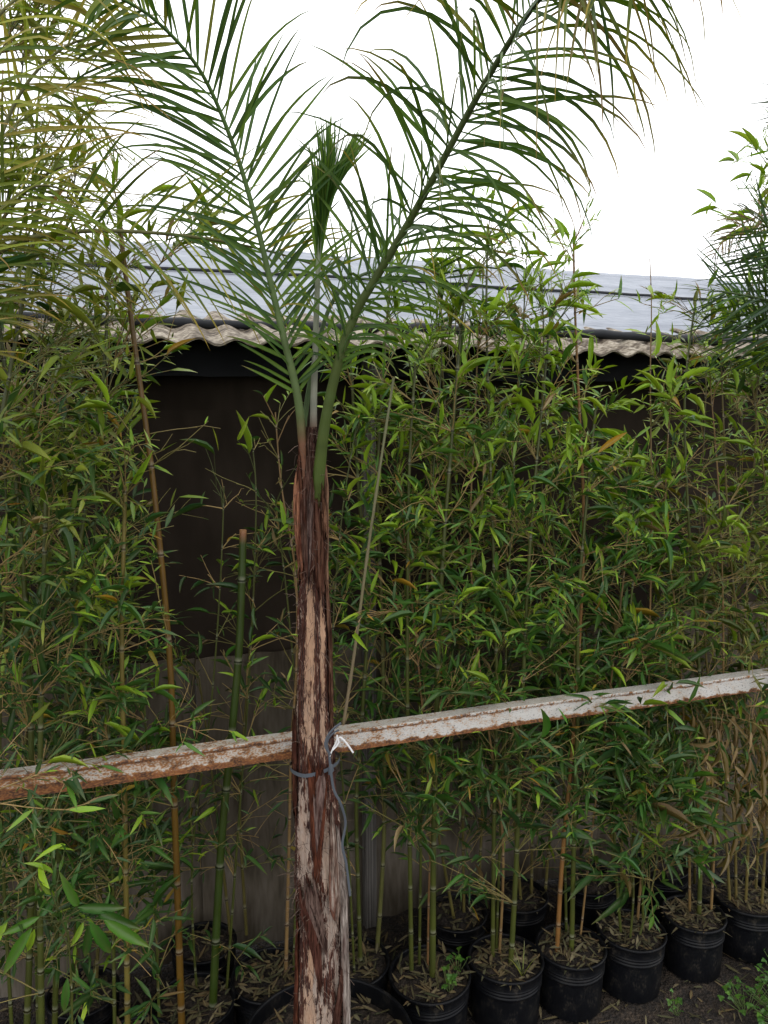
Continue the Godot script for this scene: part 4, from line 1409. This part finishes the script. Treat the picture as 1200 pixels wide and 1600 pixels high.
	# back row
	var back := [
		["dark green bamboo in the back row between first and second pots", 0.17, 0.32, [[Vector3(0.200, 0.144, 0.320), Vector3(0.184, 0.739, 0.320), Vector3(0.159, 1.324, 0.320), Vector3(0.116, 1.875, 0.320), Vector3(0.090, 2.168, 0.320)], [Vector3(0.272, 0.100, 0.280), Vector3(0.287, 0.705, 0.280), Vector3(0.251, 1.307, 0.280), Vector3(0.279, 1.826, 0.280)], [Vector3(0.153, 0.168, 0.340), Vector3(0.023, 0.890, 0.340), Vector3(-0.026, 1.454, 0.340), Vector3(-0.061, 1.879, 0.340)]]],
		["dark green bamboo in the back row behind the third pot", 0.43, 0.30, [[Vector3(0.490, 0.117, 0.300), Vector3(0.484, 0.808, 0.300), Vector3(0.506, 1.408, 0.300), Vector3(0.479, 1.868, 0.300), Vector3(0.482, 2.177, 0.300)], [Vector3(0.546, 0.104, 0.300), Vector3(0.579, 0.794, 0.300), Vector3(0.585, 1.403, 0.300), Vector3(0.595, 1.867, 0.300)], [Vector3(0.437, 0.141, 0.320), Vector3(0.367, 0.833, 0.320), Vector3(0.341, 1.424, 0.320), Vector3(0.356, 1.827, 0.320)]]],
		["dark green bamboo in the back row behind the leafy shoots", 0.74, 0.30, [[Vector3(0.864, 0.088, 0.300), Vector3(0.804, 0.762, 0.300), Vector3(0.749, 1.391, 0.300), Vector3(0.787, 1.770, 0.300)], [Vector3(0.940, 0.072, 0.300), Vector3(0.951, 0.742, 0.300), Vector3(0.991, 1.374, 0.300), Vector3(1.025, 1.812, 0.300)], [Vector3(0.864, 0.114, 0.340), Vector3(0.853, 0.644, 0.340), Vector3(0.857, 1.148, 0.340), Vector3(0.767, 1.588, 0.340)]]],
		["brownish bamboo in the back row at the right", 1.08, 0.31, [[Vector3(1.254, 0.061, 0.300), Vector3(1.229, 0.702, 0.300), Vector3(1.186, 1.361, 0.300), Vector3(1.180, 1.906, 0.300), Vector3(1.176, 2.192, 0.300)], [Vector3(1.337, 0.043, 0.300), Vector3(1.348, 0.821, 0.300), Vector3(1.364, 1.477, 0.300), Vector3(1.355, 2.002, 0.300)]]],
		["thin dark bamboo in the back row left of the palm", -0.72, 0.19, [[Vector3(-0.572, 0.185, 0.190), Vector3(-0.583, 0.685, 0.190), Vector3(-0.544, 1.132, 0.190), Vector3(-0.511, 1.500, 0.190)], [Vector3(-0.627, 0.198, 0.190), Vector3(-0.675, 0.814, 0.190), Vector3(-0.707, 1.150, 0.190)]]],
		["dark leafy bamboo in the back row at the far left", -1.1, 0.30, [[Vector3(-1.118, 0.216, 0.300), Vector3(-1.092, 0.827, 0.300), Vector3(-1.077, 1.423, 0.300), Vector3(-1.071, 1.893, 0.300), Vector3(-1.024, 2.146, 0.300)], [Vector3(-1.062, 0.201, 0.300), Vector3(-1.002, 0.915, 0.300), Vector3(-0.984, 1.513, 0.300), Vector3(-0.923, 1.890, 0.300)], [Vector3(-1.229, 0.230, 0.280), Vector3(-1.226, 0.941, 0.280), Vector3(-1.160, 1.521, 0.280), Vector3(-1.168, 1.984, 0.280)]]]]
	for q in back:
		b = plant(q[0], Vector3(q[1], 0.18, q[2]), "olive" if q[1] > 1.0 else "deep")
		b.keep = 100
		for path in q[3]:
			culm(b, path, 0.006, 0.0025, OLG.lerp(TAN, 0.3), 0.42, 9, 0.85, 0.30, false, 0.085 if q[1] < -0.9 else 0.14)
		finish(b)
	# near shoots at the lower left: a few broad bright blades
	b = plant("low bamboo shoot with broad bright leaves in the lower left corner", Vector3(-1.0, 0.004, 0.95), "mid", "")
	culm(b, [Vector3(-1.117, -0.039, 0.950), Vector3(-1.087, 0.446, 0.950), Vector3(-1.076, 0.671, 0.950), Vector3(-1.076, 0.861, 0.950)], 0.003, 0.0018, OLG, 9, 9)
	for q in [[Vector3(-1.052, 0.894, 0.950), Vector3(-1.084, 0.983, 0.950)], [Vector3(-1.052, 0.896, 0.960), Vector3(-0.951, 0.870, 0.960)], [Vector3(-0.997, 0.866, 0.980), Vector3(-0.905, 0.789, 0.980)], [Vector3(-1.028, 0.870, 0.980), Vector3(-0.981, 0.765, 0.980)], [Vector3(-1.032, 0.856, 0.970), Vector3(-1.042, 0.769, 0.970)], [Vector3(-1.146, 0.875, 0.970), Vector3(-1.208, 0.780, 0.970)], [Vector3(-1.131, 0.892, 0.960), Vector3(-1.209, 0.864, 0.960)], [Vector3(-1.132, 0.886, 0.950), Vector3(-1.084, 0.940, 0.950)], [Vector3(-1.084, 0.716, 0.940), Vector3(-1.095, 0.636, 0.940)], [Vector3(-1.144, 0.858, 0.950), Vector3(-1.168, 0.795, 0.950)], [Vector3(-1.015, 0.877, 0.960), Vector3(-0.920, 0.819, 0.960)], [Vector3(-1.198, 0.882, 0.940), Vector3(-1.242, 0.816, 0.940)], [Vector3(-1.100, 0.928, 0.950), Vector3(-1.130, 0.977, 0.950)], [Vector3(-1.043, 0.853, 0.950), Vector3(-1.070, 0.803, 0.950)]]:
		var p0 := wp(q[0])
		var p1 := wp(q[1]) + OUT * rf(-0.01, 0.02)
		var L := p0.distance_to(p1)
		b.leaves.append([p0, (p1 - p0) / L, (Vector3(rf(-0.25, 0.25), 0.5, 0) + OUT).normalized(), L * 1.05, L * 0.19 + 0.003, 0.1, "fresh" if rng.randf() < 0.35 else "mid"])
		var hub := wp([Vector3(-1.076, 0.861, 0.950)][0])
		twig(b, [hub, hub.lerp(p0, 0.5) + Vector3(0, 0.006, 0), p0], 0.0011, OLG)
	finish(b)

	# the leaning grey stake behind the trunk
	var st := Mb.new()
	var sp := smooth(wps([Vector3(-0.357, 1.057, 0.660), Vector3(-0.317, 1.299, 0.660), Vector3(-0.278, 1.574, 0.660), Vector3(-0.237, 1.843, 0.660), Vector3(-0.197, 2.089, 0.660)]), 0.03)
	var srad := []
	var scol := []
	for k in sp.size():
		srad.append(lerpf(0.0050, 0.0036, float(k) / sp.size()) * (1.25 if k % 6 == 0 else 1.0))
		scol.append(Color(0.20, 0.15, 0.09).lerp(Color(0.13, 0.14, 0.06), float(k) / sp.size()))
	st.tube(sp, srad, 8, scol)
	tag(part("bamboo_stake", st.mesh(M.culm), self), "thin grey bamboo stake leaning behind the palm trunk and rail", "stake")

	# ------------------------------------------------------------ palms at both sides
	var left_palm := thing("palm_tree", "yellowing palm at the upper left with long drooping thin leaflets", "palm", wp(Vector3(-1.75, 0, 0.75)))
	var tb := Mb.new()
	tb.tube([Vector3(0, 0, 0), Vector3(0, 0.8, 0), Vector3(0.02, 1.6, 0), Vector3(0.05, 2.1, 0)], [0.075, 0.06, 0.045, 0.03], 14, [Color(0.1, 0.06, 0.045), Color(0.16, 0.11, 0.08), Color(0.1, 0.06, 0.04), Color(0.08, 0.08, 0.03)])
	part("trunk", tb.mesh(M.dry), left_palm)
	var LP := {fade_from = 0.1, r0 = 0.010, r1 = 0.002, step = 0.030, len = 0.36, width = 0.0095, angle = 58, plume = 1.4, droop = 0.55, tones = OLIVE, tones2 = STRAW, tips = YTIPS, col = Color(0.13, 0.13, 0.05), from = 0.14, tip_from = 0.55}
	for q in [
		[[Vector3(-1.373, 2.001, 0.750), Vector3(-1.301, 2.167, 0.750), Vector3(-1.205, 2.300, 0.750), Vector3(-1.112, 2.370, 0.750), Vector3(-0.991, 2.401, 0.750), Vector3(-0.838, 2.410, 0.750), Vector3(-0.677, 2.403, 0.750), Vector3(-0.522, 2.380, 0.750), Vector3(-0.392, 2.346, 0.750)], 0.35, 0.0075, 0.30, 0.7],
		[[Vector3(-1.339, 2.001, 0.850), Vector3(-1.239, 2.263, 0.850), Vector3(-1.155, 2.485, 0.850), Vector3(-1.086, 2.643, 0.850), Vector3(-1.014, 2.733, 0.850), Vector3(-0.944, 2.774, 0.850), Vector3(-0.880, 2.764, 0.850)], 0.6, 0.0075, 0.33, 1.1],
		[[Vector3(-1.316, 2.001, 0.950), Vector3(-1.274, 2.294, 0.950), Vector3(-1.214, 2.534, 0.950), Vector3(-1.138, 2.704, 0.950), Vector3(-1.043, 2.810, 0.950), Vector3(-0.949, 2.849, 0.950)], 0.8, 0.0078, 0.38, 1.1],
		[[Vector3(-1.384, 2.001, 0.650), Vector3(-1.291, 2.234, 0.650), Vector3(-1.174, 2.411, 0.650), Vector3(-1.087, 2.518, 0.650), Vector3(-1.016, 2.567, 0.650), Vector3(-0.945, 2.567, 0.650)], 0.4, 0.007, 0.28, 1.2],
		[[Vector3(-1.418, 2.001, 0.500), Vector3(-1.342, 2.296, 0.500), Vector3(-1.258, 2.527, 0.500), Vector3(-1.136, 2.688, 0.500), Vector3(-1.030, 2.753, 0.500), Vector3(-0.942, 2.725, 0.500), Vector3(-0.884, 2.638, 0.500)], 0.5, 0.007, 0.30, 1.2],
		[[Vector3(-1.373, 2.001, 0.700), Vector3(-1.312, 2.337, 0.700), Vector3(-1.242, 2.638, 0.700), Vector3(-1.153, 2.859, 0.700), Vector3(-1.044, 2.981, 0.700), Vector3(-0.909, 3.031, 0.700), Vector3(-0.814, 2.993, 0.700)], 0.9, 0.0078, 0.36, 1.2],
		[[Vector3(-1.327, 2.001, 0.900), Vector3(-1.283, 2.154, 0.900), Vector3(-1.205, 2.307, 0.900), Vector3(-1.117, 2.413, 0.900), Vector3(-1.055, 2.456, 0.900), Vector3(-0.994, 2.449, 0.900)], 0.4, 0.007, 0.28, 1.3]]:
		var f: Dictionary = LP.duplicate()
		f.path = q[0]
		f.droop = q[1]
		f.width = q[2]
		f.len = q[3]
		f.plume = q[4]
		frond(left_palm, f)
	var right_palm := thing("palm_tree", "spiky dark green palm at the right edge with stiff narrow leaflets", "palm", wp(Vector3(1.9, 0, 0.62)))
	tb = Mb.new()
	tb.tube([Vector3(0, 0, 0), Vector3(0, 0.8, 0), Vector3(0, 1.5, 0), Vector3(0, 2.05, 0)], [0.09, 0.085, 0.08, 0.05], 14, [Color(0.1, 0.06, 0.045), Color(0.16, 0.11, 0.08), Color(0.1, 0.06, 0.04), Color(0.08, 0.08, 0.03)])
	part("trunk", tb.mesh(M.dry), right_palm)
	var RP := {r0 = 0.010, r1 = 0.003, step = 0.014, len = 0.30, width = 0.0075, angle = 48, plume = 1.5, droop = 0.06, tones = [[0.030, 0.07, 0.03], [0.04, 0.10, 0.03], [0.03, 0.06, 0.045]], tips = [[0.05, 0.06, 0.05]], col = Color(0.06, 0.09, 0.03), from = 0.25}
	for q in [[[Vector3(1.615, 2.002, 0.900), Vector3(1.371, 2.159, 0.900), Vector3(1.125, 2.257, 0.900), Vector3(0.878, 2.308, 0.900), Vector3(0.683, 2.329, 0.900)], 0.06, 0.34], [[Vector3(1.544, 2.002, 0.950), Vector3(1.298, 2.230, 0.950), Vector3(1.105, 2.369, 0.950), Vector3(0.953, 2.449, 0.950), Vector3(0.766, 2.504, 0.950)], 0.06, 0.32], [[Vector3(1.756, 2.002, 0.800), Vector3(1.537, 2.086, 0.800), Vector3(1.304, 2.164, 0.800), Vector3(1.063, 2.207, 0.800), Vector3(0.813, 2.266, 0.800)], 0.08, 0.32], [[Vector3(1.685, 2.002, 0.850), Vector3(1.492, 2.384, 0.850), Vector3(1.323, 2.661, 0.850), Vector3(1.125, 2.834, 0.850), Vector3(0.913, 2.913, 0.850)], 0.05, 0.28], [[Vector3(1.868, 2.002, 0.720), Vector3(1.605, 2.132, 0.720), Vector3(1.361, 2.253, 0.720), Vector3(1.104, 2.404, 0.720), Vector3(0.946, 2.472, 0.720)], 0.06, 0.30]]:
		var f: Dictionary = RP.duplicate()
		f.path = q[0]
		f.droop = q[1]
		f.len = q[2]
		frond(right_palm, f)
	frond(right_palm, {path = [Vector3(1.756, 2.002, 0.800), Vector3(1.417, 2.388, 0.800), Vector3(1.186, 2.540, 0.800), Vector3(1.005, 2.582, 0.800), Vector3(0.886, 2.564, 0.800), Vector3(0.795, 2.512, 0.800), Vector3(0.736, 2.436, 0.800)], r0 = 0.008, r1 = 0.0015, from = 0.3, step = 0.014, len = 0.15, width = 0.0045, angle = 50, plume = 0.8, droop = 0.5, tones = [[0.16, 0.08, 0.06], [0.2, 0.13, 0.07], [0.12, 0.11, 0.05]], tips = [[0.2, 0.1, 0.07]], col = Color(0.17, 0.10, 0.06), label = "dry reddish frond with short thin leaflets"})

	# ------------------------------------------------------------ small growth and litter
	weed("small round leaved weed in the palm tub, left of the trunk", wp(Vector3(-0.585, 0.258, 0.97)), 110, 0.085, 0.009, "fresh")
	weed("small weed in the palm tub, right of the trunk", wp(Vector3(-0.33, 0.258, 0.99)), 26, 0.05, 0.009, "fresh")
	weed("green weed sprouting in the first pot right of the palm", wp(Vector3(-0.01, 0.195, 0.67)), 14, 0.03, 0.012, "mid")
	weed("small weed behind the first pot's culms", wp(Vector3(0.05, 0.195, 0.60)), 10, 0.035, 0.011, "mid")
	weed("lobed weed seedling on the soil at the foot of the fourth pot", wp(Vector3(0.76, 0.004, 0.80)), 9, 0.03, 0.011, "mid")
	for q in [["clover like weed patch at the lower right corner of the ground", 1.10, 0.98, 170, 0.17], ["clover like weed patch beside the pot at the right edge", 1.22, 0.83, 90, 0.12], ["clover like weeds in front of the fifth pot", 0.99, 0.86, 26, 0.09]]:
		weed(q[0], wp(Vector3(q[1], 0.004, q[2])), q[3], q[4], 0.0125, "mid")
	# grass sprig in the second pot
	var gs := thing("grass_sprig", "thin arching grass sprig in the second pot", "grass", wp(Vector3(0.235, 0.19, 0.69)))
	for k in 9:
		var a := rf(0, TAU)
		var mb := add_leaflet(Vector3.ZERO, Vector3(cos(a) * 0.45, 1, sin(a) * 0.45).normalized(), OUT, rf(0.06, 0.12), 0.003, 0.6, leaf_color("olive"), Color(0.3, 0.28, 0.15), 0.7)
		part("blade", mb.mesh(M.leaf), gs)
	var lit := Mb.new()
	for k in 2600:
		var u := rf(-1.8, 2.6)
		var d := rf(0.03, 1.5)
		chip(lit, wp(Vector3(u, 0.0, d)), rf(0.02, 0.075), rf(0.005, 0.013), rf(0.003, 0.012), litter_color())
	tag(part("leaf_litter", lit.mesh(M.dry), self, "stuff"), "brown fallen bamboo leaves scattered over the soil", "leaf litter", "stuff")
